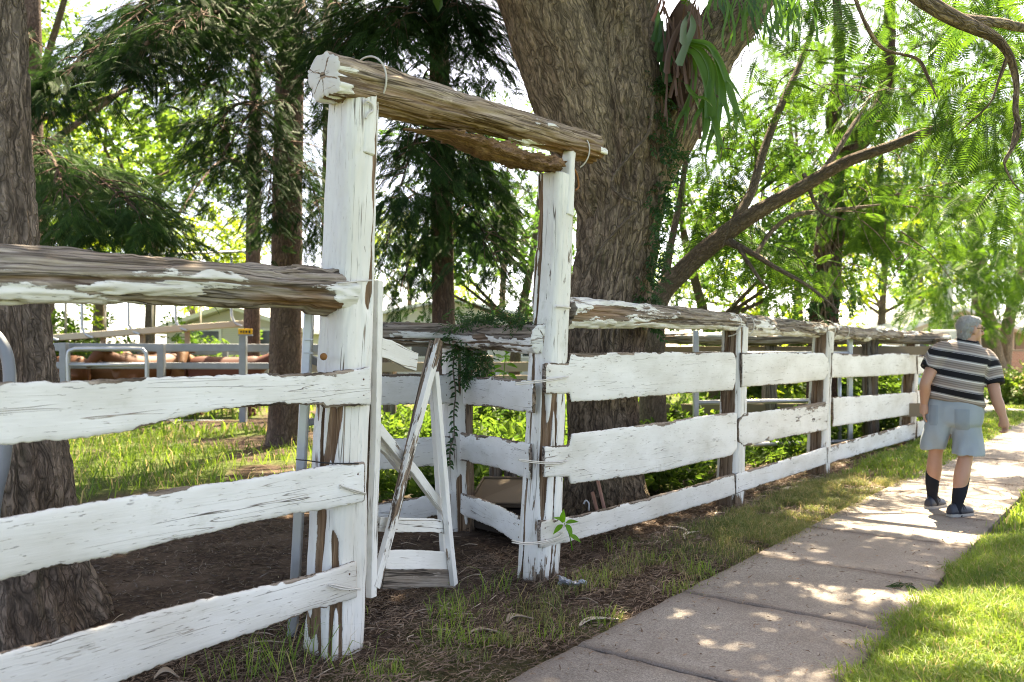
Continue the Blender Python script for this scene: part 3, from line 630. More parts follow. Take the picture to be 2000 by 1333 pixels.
# ---- broken timber gate leaning in the gateway
gt = thing('broken_gate', 'broken white timber gate with crossed braces hanging from the left gate post', 'gate', onf(735, 1160))
GH = at(735, 1165, 4.28); GE = at(886, 1147, 5.0); gdir = np.array([GE[0] - GH[0], GE[1] - GH[1], 0]); gdir /= np.linalg.norm(gdir); gnrm = np.array([gdir[1], -gdir[0], 0])
def gp(px, py, off=0.0): return onplane(px, py, GH + gnrm * off, gnrm)
def stick(name, a, b, w, t, seed, off=0.0, pl=.3, off2=None, mat='paint_post'):
    p, q_ = gp(*a, off), gp(*b, off if off2 is None else off2); x, y, z = axes(q_ - p, gnrm); L = np.linalg.norm(q_ - p); K = max(16, int(L / .02)); xs = np.linspace(0, L, K)
    prof = np.array([[-.5, -.5], [-.44, -.5], [0, -.5], [.44, -.5], [.5, -.44], [.5, .44], [.44, .5], [0, .5], [-.44, .5], [-.5, .44], [-.5, 0], [-.5, -.44]]) * [w * .86, t]
    R = np.zeros((K, len(prof), 3)); R[:, :, 0] = xs[:, None]; R[:, :, 1:] = prof[None]
    G = R.reshape(-1, 3) + seed * 2.3; R[:, :, 1] += ((fbm(G * [25, 20, 20], 2, seed) - .5) * .006).reshape(K, -1); R[:, :, 1] += np.interp(xs, np.linspace(0, L, 5), np.random.default_rng(seed).normal(0, .004, 5))[:, None]
    V, Qd, Tt = loft(R); pe = np.concatenate([pl + .5 * (fbm(G * [3, 20, 20], 3, seed + 3) - .5), [.6, .6]])
    return MB().add(V, Qd, Tt, grain=V + [seed, 0, seed], peel=pe, rot=0.0).build(name, MAT[mat], gt, mat4(p, x, y, z), smooth=False)
stick('hinge_stile', (725, 1166), (739, 549), .052, .035, 91, .05, .26)
stick('hinge_stile', (716, 1150), (727, 600), .04, .03, 92, -.02, .6)
stick('diagonal_brace', (733, 1148), (858, 666), .062, .03, 93, .055, .45, .03)
stick('diagonal_brace', (742, 1120), (845, 668), .05, .025, 94, .01, .66, -.01)
stick('cross_brace', (738, 836), (872, 1003), .062, .028, 95, -.03, .33)
stick('cross_brace', (738, 866), (800, 930), .05, .028, 96, -.08, .4)
stick('free_stile', (886, 1142), (848, 728), .05, .034, 97, .03, .3)
stick('free_stile', (868, 1120), (846, 770), .042, .03, 98, -.05, .33)
stick('rail', (738, 1024), (874, 1028), .085, .025, 99, -.005, .40)
stick('rail', (752, 1093), (884, 1096), .115, .022, 100, .0, .26)
stick('bottom_board', (746, 1129), (888, 1131), .115, .028, 101, .004, .9, mat='grey_wood')
stick('broken_rail', (742, 680), (812, 707), .115, .022, 102, -.02, .3)

# ---- galvanised strut beside the left gate post and the bent pipe at the left edge
st = thing('steel_strut', 'slim galvanised steel strut standing just left of the near gate post', 'steel post', at(570, 1245, 4.2))
def sqtube(name, a, b, w, parent, mat='steel'):
    x, y, z = axes(np.asarray(b) - np.asarray(a), (0, -1, 0)); L = np.linalg.norm(np.asarray(b) - np.asarray(a))
    mb = MB(); box(mb, (L / 2, 0, 0), (L, w, w)); o = mb.build(name, MAT[mat], parent, mat4(a, x, y, z), smooth=False); bevel(o, w * .15); return o
a0 = at(569, 1243, 4.2); a0[2] = -.1
sqtube('tube', a0, at(604, 612, 4.2), .046, st)
for py in (664, 690): sqtube('strap', at(594, py, 4.17), at(612, py, 4.17), .006, st)
sqtube('side_arm', at(604, 700, 4.26), at(632, 712, 4.32), .04, st, 'greysteel')
sqtube('side_arm', at(590, 828, 4.26), at(632, 820, 4.32), .035, st, 'greysteel')
pg = thing('pipe_gate', 'bent grey steel pipe rising behind the left fence at the left edge', 'pipe gate', at(-30, 1180, 3.7))
mb = MB(); tube(mb, [at(-330, 640, 3.7), at(-120, 640, 3.7), at(-30, 645, 3.7), at(5, 675, 3.7), at(18, 725, 3.7), at(16, 800, 3.7), at(8, 900, 3.7), at(-12, 1000, 3.7), at(-30, 1250, 3.7), at(-34, 1330, 3.7)], .026, 16, n=80); mb.build('frame_pipe', MAT['greysteel'], pg)
mb = MB(); tube(mb, [at(-330, 850, 3.7), at(12, 850, 3.7)], .02, 12); mb.build('cross_pipe', MAT['greysteel'], pg)

# ------------------------------------------------------------------ cattle pens, cattle, catwalk
pen = thing('cattle_pen', 'grey steel rail cattle pen behind the left fence', 'cattle pen', at(300, 680, 16.5))
pen.location.z = 0
def rail(parent, a, b, h, t, name='rail', mat='greysteel', bv=.015):
    x, y, z = axes(np.asarray(b) - np.asarray(a), UP); L = np.linalg.norm(np.asarray(b) - np.asarray(a)); mb = MB(); box(mb, (L / 2, 0, 0), (L, t, h)); o = mb.build(name, MAT[mat], parent, mat4(a, x, y, z), smooth=False); bevel(o, bv); return o
def post(parent, px, d, top, w, name='post', mat='greysteel'):
    b = at(px, 680, d); b[2] = -.1; t = b.copy(); t[2] = top; x, y, z = axes(t - b, (0, -1, 0)); mb = MB(); L = top + .1; box(mb, (L / 2, 0, 0), (L, w, w)); o = mb.build(name, MAT[mat], parent, mat4(b, x, y, z), smooth=False); bevel(o, .01); return o
for y0, y1, h in ((677, 681, .16), (713, 716, .13), (770, 772, .13), (825, 828, .13)): rail(pen, at(-200, y0, 16.5), at(660, y1, 16.9), h, .06)
for px, tp in ((-60, 1.5), (125, 1.52), (315, 1.5), (475, 1.66), (640, 1.5)): post(pen, px, 16.42, tp, .13)
mb = MB(); tube(mb, [at(134, 760, 16.2), at(133, 695, 16.2), at(142, 684, 16.2), at(160, 682, 16.2), at(265, 682, 16.2), at(280, 686, 16.2), at(286, 700, 16.2), at(287, 760, 16.2)], .04, 10, n=70); tube(mb, [at(133, 713, 16.2), at(286, 713, 16.2)], .035, 8); mb.build('pen_gate', MAT['steel'], pen)
pen2 = thing('cattle_pen', 'second row of grey pen rails farther back behind the cattle', 'cattle pen', at(300, 680, 21), None)
for y0 in (690, 705, 720): rail(pen2, at(-100, y0, 21), at(680, y0 + 1, 21.4), .09, .06)
for px in (110, 180, 245, 365, 440, 520, 600): post(pen2, px, 20.95, 1.35, .12)
cw = thing('catwalk', 'raised cream plank catwalk with curved rail hoops above the cattle pens', 'catwalk', at(300, 680, 18.5)); cw.location.z = 0
rail(cw, at(60, 664, 18.2), at(485, 632, 19.6), .14, .5, 'walk_plank', 'cream')
for px in (195, 272, 360, 476): 
    d = np.interp(px, [60, 485], [18.2, 19.6]); y = np.interp(px, [60, 485], [664, 632]); post(cw, px + 6, d, at(px, y, d)[2] - .07, .10, 'support', 'barkstrip')
for k, px in enumerate((92, 160, 251, 343, 452)):
    d = np.interp(px, [60, 485], [18.0, 19.4]); y = np.interp(px, [60, 485], [664, 632]); mb = MB(); tube(mb, [at(px, 500, d), at(px, y - 30, d), at(px + 2, y - 12, d), at(px + 9, y - 2, d), at(px + 22, y + 4, d)], .032, 8, n=30); mb.build('rail_hoop', MAT['steel'], cw)
for px in (128, 206, 298, 392, 497):
    d = np.interp(px, [60, 485], [18.5, 19.9]); y = np.interp(px, [60, 485], [664, 632]); mb = MB(); tube(mb, [at(px, 500, d), at(px, y, d)], .03, 8); mb.build('rail_upright', MAT['steel'], cw)
for y in (505, 560): mb = MB(); tube(mb, [at(60, y, 18.3), at(500, y - 14, 19.7)], .03, 8); mb.build('hand_rail', MAT['steel'], cw)
yl = thing('yellow_plate', 'small yellow plate with black marks on a grey pen post', 'sign', at(481, 650, 16.1))
mb = MB(); box(mb, at(479, 648, 16.3), (.27, .03, .105)); bevel(mb.build('plate', MAT['yellow'], yl, smooth=False), .008)
mb = MB(); box(mb, at(479, 655, 16.33), (.27, .05, .03)); mb.build('bracket', MAT['greysteel'], yl, smooth=False)
for k, (px, w, h) in enumerate(((473, .035, .03), (478, .02, .045), (483, .035, .035), (489, .03, .05))): mb = MB(); box(mb, at(px - 2, 648.5, 16.28), (w, .006, h)); mb.build('mark', MAT['black'], yl, smooth=False)
def hide(name, col):
    m = NT(name); n = m.noise(m.obj(), (1, 1, 1), 3, 5); m.bsdf(m.mix(n, tuple(c * .7 for c in col), tuple(c * 1.35 for c in col)), .6, m.bump(m.noise(m.obj(), (1, 1, 1), 90, 3), .2, .004)); return m.m
def cow_mesh():
    mb = MB(); th = np.arange(18) / 18 * 2 * PI
    def body(K):
        R = [np.stack([np.full(18, x), w * np.cos(th), zc + h * np.sin(th)], 1) for x, zc, w, h in K]; v, q, t = loft(np.array(R)); mb.add(v, q, t)
    k = crv(np.array([[-.82, .98, .10, .16], [-.74, 1.0, .22, .27], [-.5, .98, .27, .33], [-.1, .93, .31, .36], [.3, .93, .29, .36], [.58, .98, .24, .33], [.75, 1.02, .16, .22]]), 24); body(k)
    tube(mb, [[.6, 0, 1.08], [.85, 0, 1.2], [1.02, 0, 1.3]], [.20, .15, .12], 14, n=12)
    tube(mb, [[.98, 0, 1.36], [1.12, 0, 1.30], [1.28, 0, 1.16], [1.38, 0, 1.07]], [.10, .115, .085, .075], 14, n=14)
    for s in (-1, 1):
        tube(mb, [[1.02, s * .08, 1.36], [1.0, s * .17, 1.36], [.98, s * .25, 1.31]], [.03, .05, .012], 8, n=10)
        tube(mb, [[.52, s * .17, .85], [.5, s * .17, .52], [.52, s * .17, .47], [.5, s * .17, .12], [.53, s * .17, 0]], [.12, .075, .065, .045, .065], 10, n=24)
        tube(mb, [[-.62, s * .18, .9], [-.58, s * .18, .62], [-.72, s * .18, .45], [-.66, s * .18, .12], [-.63, s * .18, 0]], [.17, .11, .06, .045, .065], 10, n=24)
    me = remesh(mb, .028, 3, 'cow'); return me
cow_me = cow_mesh(); cow_me.materials.append(hide('red_brown_hide', (.12, .045, .018)))
tmb = MB(); tube(tmb, [[-.80, 0, 1.16], [-.88, 0, 1.08], [-.90, 0, .7], [-.89, 0, .5]], [.035, .03, .022, .05], 8, n=24); tail_me = tmb.mesh('tail', cow_me.materials[0])
horn_me = []
horn_mat = plain('horn', (.55, .47, .36), .5)
for s in (-1, 1): hmb = MB(); tube(hmb, [[1.02, s * .07, 1.42], [1.0, s * .12, 1.48], [1.0, s * .13, 1.55]], [.028, .02, .006], 8, n=10); horn_me.append(('horn', hmb.mesh('horn', horn_mat)))
dark = hide('dark_red_hide', (.09, .028, .018)); pale = hide('tan_hide', (.16, .075, .03))
for k, (px, d, rot, sc, col, label) in enumerate([(105, 18.0, 2.9, .97, None, 'red brown cow at the left end of the pen beside the tree trunk'), (205, 18.6, .12, .98, pale, 'tan backed cow behind the curved pen gate'), (290, 17.7, -2.1, 1.0, None, 'horned red cow facing the fence right of the pen gate'),
        (362, 18.4, -1.25, 1.0, pale, 'tan cow looking this way with pricked ears between the pen posts'), (445, 17.7, .06, .96, dark, 'dark red cow standing sideways nearest the conifer trunk'), (150, 19.6, .3, .95, None, 'red cow in the back of the pen at left')]):
    b = at(px, 680, d); b[2] = 0; o = bpy.data.objects.new('cow', cow_me); COL.objects.link(o); o.location = b; o.rotation_euler = (0, 0, rot); o.scale = (sc,) * 3; tag(o, label, 'cow', 'cattle in the pen')
    for nm, me in [('tail', tail_me)] + horn_me:
        c = bpy.data.objects.new(nm, me); COL.objects.link(c); c.parent = o
        if nm == 'tail' and col: c.material_slots[0].link = 'OBJECT'; c.material_slots[0].material = col
    if col: o.material_slots[0].link = 'OBJECT'; o.material_slots[0].material = col

# ------------------------------------------------------------------ far fences, pipe gate, buildings
yf = thing('yard_fence', 'unpainted grey timber yard fence with log rail far behind the white fence', 'fence', at(1300, 680, 12.5)); yf.location.z = 0
ln = lambda px, y, d: at(px, y, d)
make_log('log_rail', at(1180, 662, 12.3), at(1640, 660, 12.6), .10, .095, yf, mat='paint_log', seed=121, bend=.08, peel=lambda u, y, z: .78 - .55 * (z > .35) + 0 * u, nt=40)
make_log('log_rail', at(1630, 664, 12.6), at(1850, 664, 12.9), .075, .07, yf, mat='grey_wood', seed=122, bend=.05, peel=lambda u, y, z: .95 + 0 * u, nt=32)
for k, (px, w) in enumerate(((1285, .12), (1505, .11), (1700, .11), (1840, .11), (1150, .11), (950, .11), (760, .11))):
    b = at(px, 680, 12.7); b[2] = -.2; t = b.copy(); t[2] = 1.55 if px > 1100 else 1.3; make_log('fence_post', b, t, w, w, yf, ref=(0, -1, 0), mat='grey_wood', seed=130 + k, sqr=3, nt=28, nx=30, peel=lambda u, y, z: .95 + 0 * u)
for y0, y1, h in ((686, 685, .13), (803, 801, .20), (718, 716, .14)):
    rail(yf, at(600 if h == .14 else 1180, y0, 12.55), at(1340 if h == .14 else 1850, y1, 12.75), h, .04, 'board', 'tan' if h != .14 else 'barkstrip', .004)
rail(yf, at(600, 742, 12.55), at(1100, 741, 12.7), .12, .04, 'board', 'barkstrip', .004)
pg2 = thing('pipe_gate', 'shiny galvanised pipe gate standing behind the right fence boards', 'pipe gate', at(1480, 680, 10.4)); pg2.location.z = 0
for px, d in ((1359, 9.9), (1660, 11.6)): post(pg2, px, d, 1.62 if px < 1500 else 1.6, .065, 'post', 'steel')
for y0, y1 in ((692, 690), (787, 781), (873, 862)): mb = MB(); tube(mb, [at(1362, y0, 9.9), at(1658, y1, 11.6)], .028, 12); mb.build('pipe', MAT['steel'], pg2)
mb = MB(); tube(mb, [at(1640, 690, 11.5), at(1640, 865, 11.5)], .025, 10); mb.build('pipe', MAT['steel'], pg2)

def wallmat(name, col): 
    m = NT(name); n = m.noise(m.pos(), (1, 1, 1), 1.5, 5); w = m('TexWave', {'Vector': m.pos(), 'Scale': 5.0, 'Distortion': 0}, wave_type='BANDS', bands_direction='Z').outputs[0]
    m.bsdf(m.mix(n, tuple(c * .8 for c in col), col), .8, m.bump(w, .4, .02)); return m.m
MAT['wall'] = wallmat('weatherboard', (.62, .60, .55)); MAT['wall2'] = wallmat('cream_weatherboard', (.66, .56, .42)); MAT['roof'] = plain('white_roof', (.72, .72, .72), .5); MAT['glass'] = plain('dark_window', (.03, .04, .05), .1, 0, .1, .6)
def house(label, c, w, dp, h, rise, rot, wall, nwin, gable_x=True):
    c = np.asarray(c, float); c[2] = 0; t = thing('house', label, 'house', c); t.rotation_euler = (0, 0, rot)
    mb = MB(); V = [[-w / 2, -dp / 2, -.2], [w / 2, -dp / 2, -.2], [w / 2, dp / 2, -.2], [-w / 2, dp / 2, -.2], [-w / 2, -dp / 2, h], [w / 2, -dp / 2, h], [w / 2, dp / 2, h], [-w / 2, dp / 2, h], [0, -dp / 2, h + rise], [0, dp / 2, h + rise]]
    mb.add(V, [[0, 1, 5, 4], [1, 2, 6, 5], [2, 3, 7, 6], [3, 0, 4, 7]], [[4, 5, 8], [6, 7, 9]]); wl = mb.build('wall', MAT[wall], t, world_of(t), smooth=False)
    mb = MB(); e = .45; th = .14; k = rise / (w / 2)
    for s in (-1, 1):
        prof = [[s * (w / 2 + e), h - k * e], [0, h + rise], [0, h + rise + th], [s * (w / 2 + e), h - k * e + th]]; V = [[a, yy, b] for yy in (-dp / 2 - e, dp / 2 + e) for a, b in prof]
        mb.add(V, [[0, 1, 2, 3], [7, 6, 5, 4], [0, 4, 5, 1], [1, 5, 6, 2], [2, 6, 7, 3], [3, 7, 4, 0]])
    mb.build('roof', MAT['roof'], t, world_of(t) @ Matrix.Translation((0, 0, .02)), smooth=False)
    for i in range(nwin):
        x = (i + .5) / nwin * w * .8 - w * .4; mb = MB(); box(mb, (x, -dp / 2 - .02, 1.5), (1.1, .06, 1.1)); f = mb.build('window', MAT['white'], t, world_of(t), smooth=False); mb = MB(); box(mb, (x, -dp / 2 - .055, 1.5), (.95, .02, .95)); mb.build('pane', MAT['glass'], f, world_of(t), smooth=False)
    mb = MB(); box(mb, (w * .44, -dp / 2 - .02, 1.0), (.8, .05, 2.0)); d_ = mb.build('door', MAT['tan'], t, world_of(t), smooth=False)
    return t
house('long low shed with a pale roof far off behind the gateway', at(880, 680, 44), 13, 8, 2.3, 1.3, .06, 'wall', 4)
house('small white shed beyond the pens left of the broad conifer trunk', at(500, 680, 30), 4.5, 4, 2.0, .7, -.1, 'wall', 2)
house('white gabled cottage roof beyond the fence left of the man', at(1752, 680, 36), 6.2, 8, 1.75, 1.05, .12, 'wall2', 3)
bf = thing('brick_fence', 'low orange brick fence at the right edge beyond the street tree', 'brick fence', at(2010, 680, 31)); bf.location.z = 0
m = NT('orange_brick'); n = m('TexBrick', {'Vector': m('Mapping', {'Vector': m.obj(), 'Rotation': (PI / 2, 0, 0)}).outputs[0], 'Color1': (.36, .16, .09, 1), 'Color2': (.28, .12, .07, 1), 'Mortar': (.42, .38, .33, 1), 'Scale': 4.2}); m.bsdf(n.outputs[0], .9); MAT['brick'] = m.m
a, b = at(1925, 680, 30), at(2400, 680, 33); a[2] = b[2] = .62; rail(bf, a, b, 1.35, .22, 'brick_wall', 'brick', .01); a2, b2 = a.copy(), b.copy(); a2[2] = b2[2] = 1.33; rail(bf, a2, b2, .07, .3, 'coping', 'tan', .01)
for k in range(4): p = a + (b - a) * k / 3.2; mb = MB(); box(mb, (p[0], p[1] - .02, .72), (.4, .4, 1.5)); mb.build('pier', MAT['brick'], bf, smooth=False)
# sunlit street beyond
m = NT('street_concrete'); m.bsdf(m.ramp(m.noise(m.pos(), (1, 1, 1), 3, 6), [(.3, (.36, .34, .31)), (.7, (.50, .48, .45))]), .9); MAT['street'] = m.m
pts = [gnd(1905, 806), gnd(2300, 812), at(2900, 745, EYE * FOC / 65), gnd(1900, 750)]; V = np.array(pts); V[:, 2] = .035
V2 = np.concatenate([V, V - UP * .2]); tag(MB().add(V2, [[0, 1, 2, 3], [0, 4, 5, 1], [1, 5, 6, 2], [2, 6, 7, 3], [3, 7, 4, 0]]).build('street', MAT['street'], None, smooth=False), kind='structure')
V = np.array([sq(-60, 6.2, .004), sq(12, 6.2, .004), sq(12, 14, .004), sq(-60, 14, .004)]); V = np.concatenate([V, V - UP * .25]); tag(MB().add(V, [[3, 2, 1, 0], [0, 1, 5, 4], [1, 2, 6, 5], [2, 3, 7, 6], [3, 0, 4, 7]]).build('road', MAT['street'], None, smooth=False), kind='structure')  # road out of view, added for its warm sunlit bounce onto the fence
V = np.array([sq(-60, 6.0, .10), sq(12, 6.0, .10), sq(12, 6.19, .10), sq(-60, 6.19, .10)]); V = np.concatenate([V, V - UP * .25]); tag(MB().add(V, [[3, 2, 1, 0], [0, 1, 5, 4], [1, 2, 6, 5], [2, 3, 7, 6], [3, 0, 4, 7]]).build('kerb', MAT['street'], None, smooth=False), kind='structure')
pl = thing('street_pole', 'tall pale grey street pole beyond the fence end above the man', 'pole', at(1851, 680, 27)); pl.location.z = 0
b = at(1851, 680, 27); mb = MB(); tube(mb, [[b[0], b[1], -.3], [b[0], b[1], 4], [b[0], b[1], 9.5]], [.17, .15, .12], 18, n=12); mb.build('shaft', plain('pale_pole', (.50, .53, .48), .8), pl)
mb = MB(); box(mb, (b[0], b[1] - .02, 8.6), (1.9, .1, .12)); mb.build('cross_arm', MAT['grey_wood'], pl, smooth=False)
sg = thing('panel_sign', 'plain pale panel on posts at the fence end behind the man', 'panel', at(1852, 680, 15.5)); sg.location.z = 0
mb = MB(); box(mb, at(1852, 672, 15.5), (.62, .06, .52)); bevel(mb.build('panel', MAT['white'], sg, smooth=False), .01)
mb = MB(); box(mb, at(1852, 672, 15.46), (.56, .03, .46)); bevel(mb.build('face', plain('pale_face', (.62, .62, .56), .5), sg, smooth=False), .004)
for px in (1832, 1872): post(sg, px, 15.53, 1.3, .05, 'post', 'greysteel')
ca = thing('parked_car', 'pale blue parked car seen between the fence boards left of the man', 'car', at(1722, 680, 21)); ca.location.z = 0
cc = at(1722, 680, 21); cc[2] = 0; mb = MB(); K = [[-2.0, .45, .70, .78], [-1.9, .35, .80, .86], [-1.0, .30, .84, .92], [.9, .30, .84, .95], [1.9, .34, .80, .84], [2.05, .45, .72, .72]]; R = []
for x, z0, w, z1 in crv(np.array(K), 20): R.append([[x, -w, z0 + .1], [x, -w * .9, z0], [x, w * .9, z0], [x, w, z0 + .1], [x, w, z1 - .12], [x, w * .86, z1], [x, -w * .86, z1], [x, -w, z1 - .12]])
v, q, t = loft(np.array(R)); MC = mat4(cc, (.98, -.2, 0), (.2, .98, 0), (0, 0, 1)); MAT['carpaint'] = plain('pale_blue_car_paint', (.50, .60, .68), .25, .2, .03, .6); mb.add(v, q[:, ::-1], t[:, ::-1]); mb.build('body', MAT['carpaint'], ca, MC)
mb = MB(); R = [[[x, -w, .86], [x, w, .86], [x, w * .8, z], [x, -w * .8, z]] for x, w, z in ((-1.75, .78, .90), (-1.2, .80, 1.38), (-.2, .8, 1.46), (.5, .8, 1.40), (1.2, .78, .92))]; v, q, t = loft(np.array(R)); mb.add(v, q, t); mb.build('cabin', MAT['glass'], ca, MC, smooth=False)
mb = MB(); R = [[[x, -.66, z], [x, .66, z], [x, .62, z + .04], [x, -.62, z + .04]] for x, z in ((-1.2, 1.385), (-.2, 1.465), (.5, 1.405))]; v, q, t = loft(np.array(R)); mb.add(v, q, t); mb.build('roof', MAT['carpaint'], ca, MC)
for x in (-1.3, 1.25):
    for y in (-.74, .74): mb = MB(); tube(mb, [[x, y - .1, .31], [x, y + .1, .31]], .31, 20, ref=(1, 0, 0)); w_ = mb.build('wheel', MAT['black'], ca, MC); mb = MB(); tube(mb, [[x, y - .115, .31], [x, y + .115, .31]], .18, 16, ref=(1, 0, 0)); mb.build('rim', MAT['steel'], w_, MC)

# ------------------------------------------------------------------ things lying by the great tree
tr = thing('tilted_sheet', 'tan sheet lying tilted on dark boards behind the inner fence boards', 'sheet', at(965, 960, 6.2)); tr.location.z = 0
A4 = [at(916, 984, 6.68), at(1040, 986, 6.15), at(1040, 936, 6.9), at(945, 934, 7.1)]; V = np.array(A4 + [p - UP * .03 for p in A4])
mb = MB().add(V, [[0, 1, 2, 3], [4, 7, 6, 5], [0, 4, 5, 1], [1, 5, 6, 2], [2, 6, 7, 3], [3, 7, 4, 0]]); MAT['sheet'] = plain('brown_sheet', (.13, .098, .066), .8); o = mb.build('sheet', MAT['sheet'], tr, smooth=False); bevel(o, .012)
mb = MB()
for a_, b_ in ((0, 1), (1, 2), (2, 3), (3, 0)): tube(mb, [V[a_] + UP * .004, V[b_] + UP * .004], .010, 8)
mb.build('rim', MAT['sheet'], tr)
Vb = V[:4] * [1, 1, 0] + (V[:4].mean(0) * [1, 1, 0] - V[:4] * [1, 1, 0]) * .08; Vb = np.concatenate([Vb + UP * .02, Vb + UP * (V[:4, 2:] - .05)]); mb = MB().add(Vb, [[0, 3, 2, 1], [4, 5, 6, 7], [0, 1, 5, 4], [1, 2, 6, 5], [2, 3, 7, 6], [3, 0, 4, 7]]); mb.build('base', plain('dark_base', (.035, .026, .02), .9), tr, smooth=False)  # dark body added to stand in for the darkness beneath the sheet
for a_, b_ in ():
    p_ = (V[a_] + V[b_]) / 2; mb = MB(); L_ = np.linalg.norm(V[a_] - V[b_]); hh_ = min(V[a_][2], V[b_][2]) - .04; box(mb, (p_[0], p_[1], hh_ / 2), (.05, L_ * .8, hh_))
    pass; mb.build('support', MAT['bark_vine'], tr, smooth=False)
for a_, b_, lb in (((1190, 1015), (1167, 936), 'longer pink rod leaning on the huge trunk behind the lowest board'), ((1176, 1018), (1157, 962), 'shorter pink rod with a dark end leaning on the huge trunk')):
    t = thing('leaning_rod', lb, 'rod', at(*a_, 6.6), 'pink rods by the great tree'); mb = MB(); p, q_ = at(*a_, 6.5), at(*b_, 6.7); p[2] = min(p[2], .03); tube(mb, [p, q_], .014, 10); mb.build('shaft', MAT['copper'], t)
    mb = MB(); tube(mb, [q_, q_ + (q_ - p) * .02], .016, 10); mb.build('tip', MAT['black' if 'dark' in lb else 'copper'], t)
mb = MB(); tube(mb, [at(1140, 985, 6.3), at(1144, 978, 6.3), at(1150, 984, 6.3), at(1150, 998, 6.3)], .006, 6, n=20); tag(mb.build('wire_loop', MAT['white'], None), 'small white wire loop sticking up beside the pink rods', 'wire')
for px, h, lb in ((965, .55, 'dark broken stump left of the other behind the inner fence boards'), (995, .5, 'dark broken stump right of the other behind the inner fence boards')):
    c = at(px, 680, 7.4); c[2] = -.05; t = make_log('stump', c, c + [.02, 0, h + .05], .07, .055, None, ref=(0, -1, 0), mat='grey_wood', seed=px, nt=32, nx=30, peel=lambda u, y, z: 1 + 0 * u); tag(t, lb, 'stump', 'dark stumps')

# ------------------------------------------------------------------ the walking man
def skinmat(name, a, b):
    m = NT(name); n = m.noise(m.obj(), (1, 1, 1), 14, 5, .65); f = m.noise(m.obj(), (1, 1, 1), 160, 3)
    p = m.bsdf(m.mix(n, a, b), .5, m.bump(f, .25, .002), .4); p.inputs['Subsurface Weight'].default_value = .08; p.inputs['Subsurface Radius'].default_value = (.02, .008, .004); return m.m
def cloth(name, col, dark, wv=420, attr=None):
    m = NT(name); n = m.noise(m.obj(), (1, 1, 1), 7, 4); f = m.noise(m.obj(), (1, 1, 1), wv, 2)
    if attr:
        a = m.attr('stripe'); r = m('ValToRGB', {0: m.math('FRACT', a)}); e = r.color_ramp.elements; r.color_ramp.interpolation = 'LINEAR'
        st = [(0, (.014, .014, .017)), (.30, (.014, .014, .017)), (.305, (.40, .39, .40)), (.315, (.40, .39, .40)), (.325, (.05, .05, .06)), (.36, (.20, .19, .21)), (.39, (.40, .36, .33)), (.42, (.50, .46, .44)), (.50, (.22, .17, .145)), (.56, (.34, .29, .26)), (.62, (.18, .14, .12)), (.68, (.30, .26, .235)), (.74, (.15, .12, .105)), (.80, (.36, .32, .30)), (.86, (.30, .25, .22)), (.90, (.66, .63, .60)), (.93, (.62, .59, .56)), (.95, (.05, .05, .055)), (.97, (.30, .29, .29)), (1.0, (.014, .014, .017))]
        while len(e) < len(st): e.new(.5)
        for el, (p_, c_) in zip(e, st): el.position = p_; el.color = (*c_, 1)
        c = r.outputs[0]
    else: c = m.mix(n, col, dark)
    m.bsdf(c, .9, m.bump(m.math('ADD', f, m.math('MULTIPLY', n, 2)), .3, .004), .15); return m.m
MAT['skin'] = skinmat('skin', (.50, .28, .195), (.42, .21, .14)); MAT['hair'] = m_leaf('grey_hair', (.24, .235, .23), (.62, .61, .60), .05, rough=.5); MAT['shirt'] = cloth('striped_shirt', None, None, attr=True)
MAT['shorts'] = cloth('pale_denim', (.26, .305, .345), (.33, .37, .405)); MAT['sock'] = cloth('black_sock', (.012, .013, .018), (.02, .021, .026)); MAT['shoe'] = plain('dark_shoe', (.035, .04, .055), .45); MAT['stitch'] = cloth('pocket_denim', (.21, .25, .29), (.27, .31, .345))
MD = 7.2
F_ = unit(np.array([.588, .809, 0])); R_ = np.array([F_[1], -F_[0], 0])
Mn = lambda px, py, d=MD: at(px, py, d)
def rings(K, roll=0.0, seg=28, pitch=0.0):
    out = []; th = np.arange(seg) / seg * 2 * PI; ax = R_ * math.cos(roll) - UP * math.sin(roll)
    for c, a, b in K:
        e = 2.4; sc = (np.abs(np.cos(th)) ** e + np.abs(np.sin(th)) ** e) ** (-1 / e)
        out.append(np.asarray(c) + ax * (a * np.cos(th) * sc)[:, None] + F_ * (b * np.sin(th) * sc)[:, None])
    return np.array(out)
def lring(mb, K, roll=0.0, n=None):
    K = crv(np.array([[*c, a, b] for c, a, b in K]), n or len(K) * 4); v, q, t = loft(rings([(k[:3], k[3], k[4]) for k in K], roll)); mb.add(v, q, t)
px = .00432
body = MB()
# torso and pelvis under the clothes, neck
lring(body, [(Mn(1862, 815), .17, .12), (Mn(1864, 780), .185, .135), (Mn(1869, 725), .19, .13), (Mn(1877, 692), .18, .105), (Mn(1884, 678), .10, .07)], .18)
tube(body, [Mn(1882, 692), Mn(1888, 674), Mn(1892, 656)], [.078, .066, .062], 18, n=10)
HD = unit(np.array([.985, .12, -.06])); HR = unit(np.cross(HD, UP)); HU = np.cross(HR, HD); HM = np.array([HD, -HR, HU]).T; HC = Mn(1894, 645)
hd = lambda f, r_, u: HC + HD * f + HR * r_ + HU * u
ell(body, hd(-.012, 0, .022), (.098, .077, .095), HM); ell(body, hd(.035, 0, -.035), (.062, .060, .085), HM); ell(body, hd(.062, 0, -.085), (.036, .042, .03), HM)
tube(body, [hd(.085, 0, .028), hd(.108, 0, -.005), hd(.118, 0, -.022), hd(.098, 0, -.030)], [.009, .013, .017, .012], 10, n=10)
tube(body, [hd(.082, -.035, .035), hd(.092, 0, .04), hd(.082, .035, .035)], .012, 8, n=10)
ell(body, hd(.088, 0, -.055), (.016, .026, .008), HM); ell(body, hd(.085, 0, -.068), (.015, .023, .009), HM)
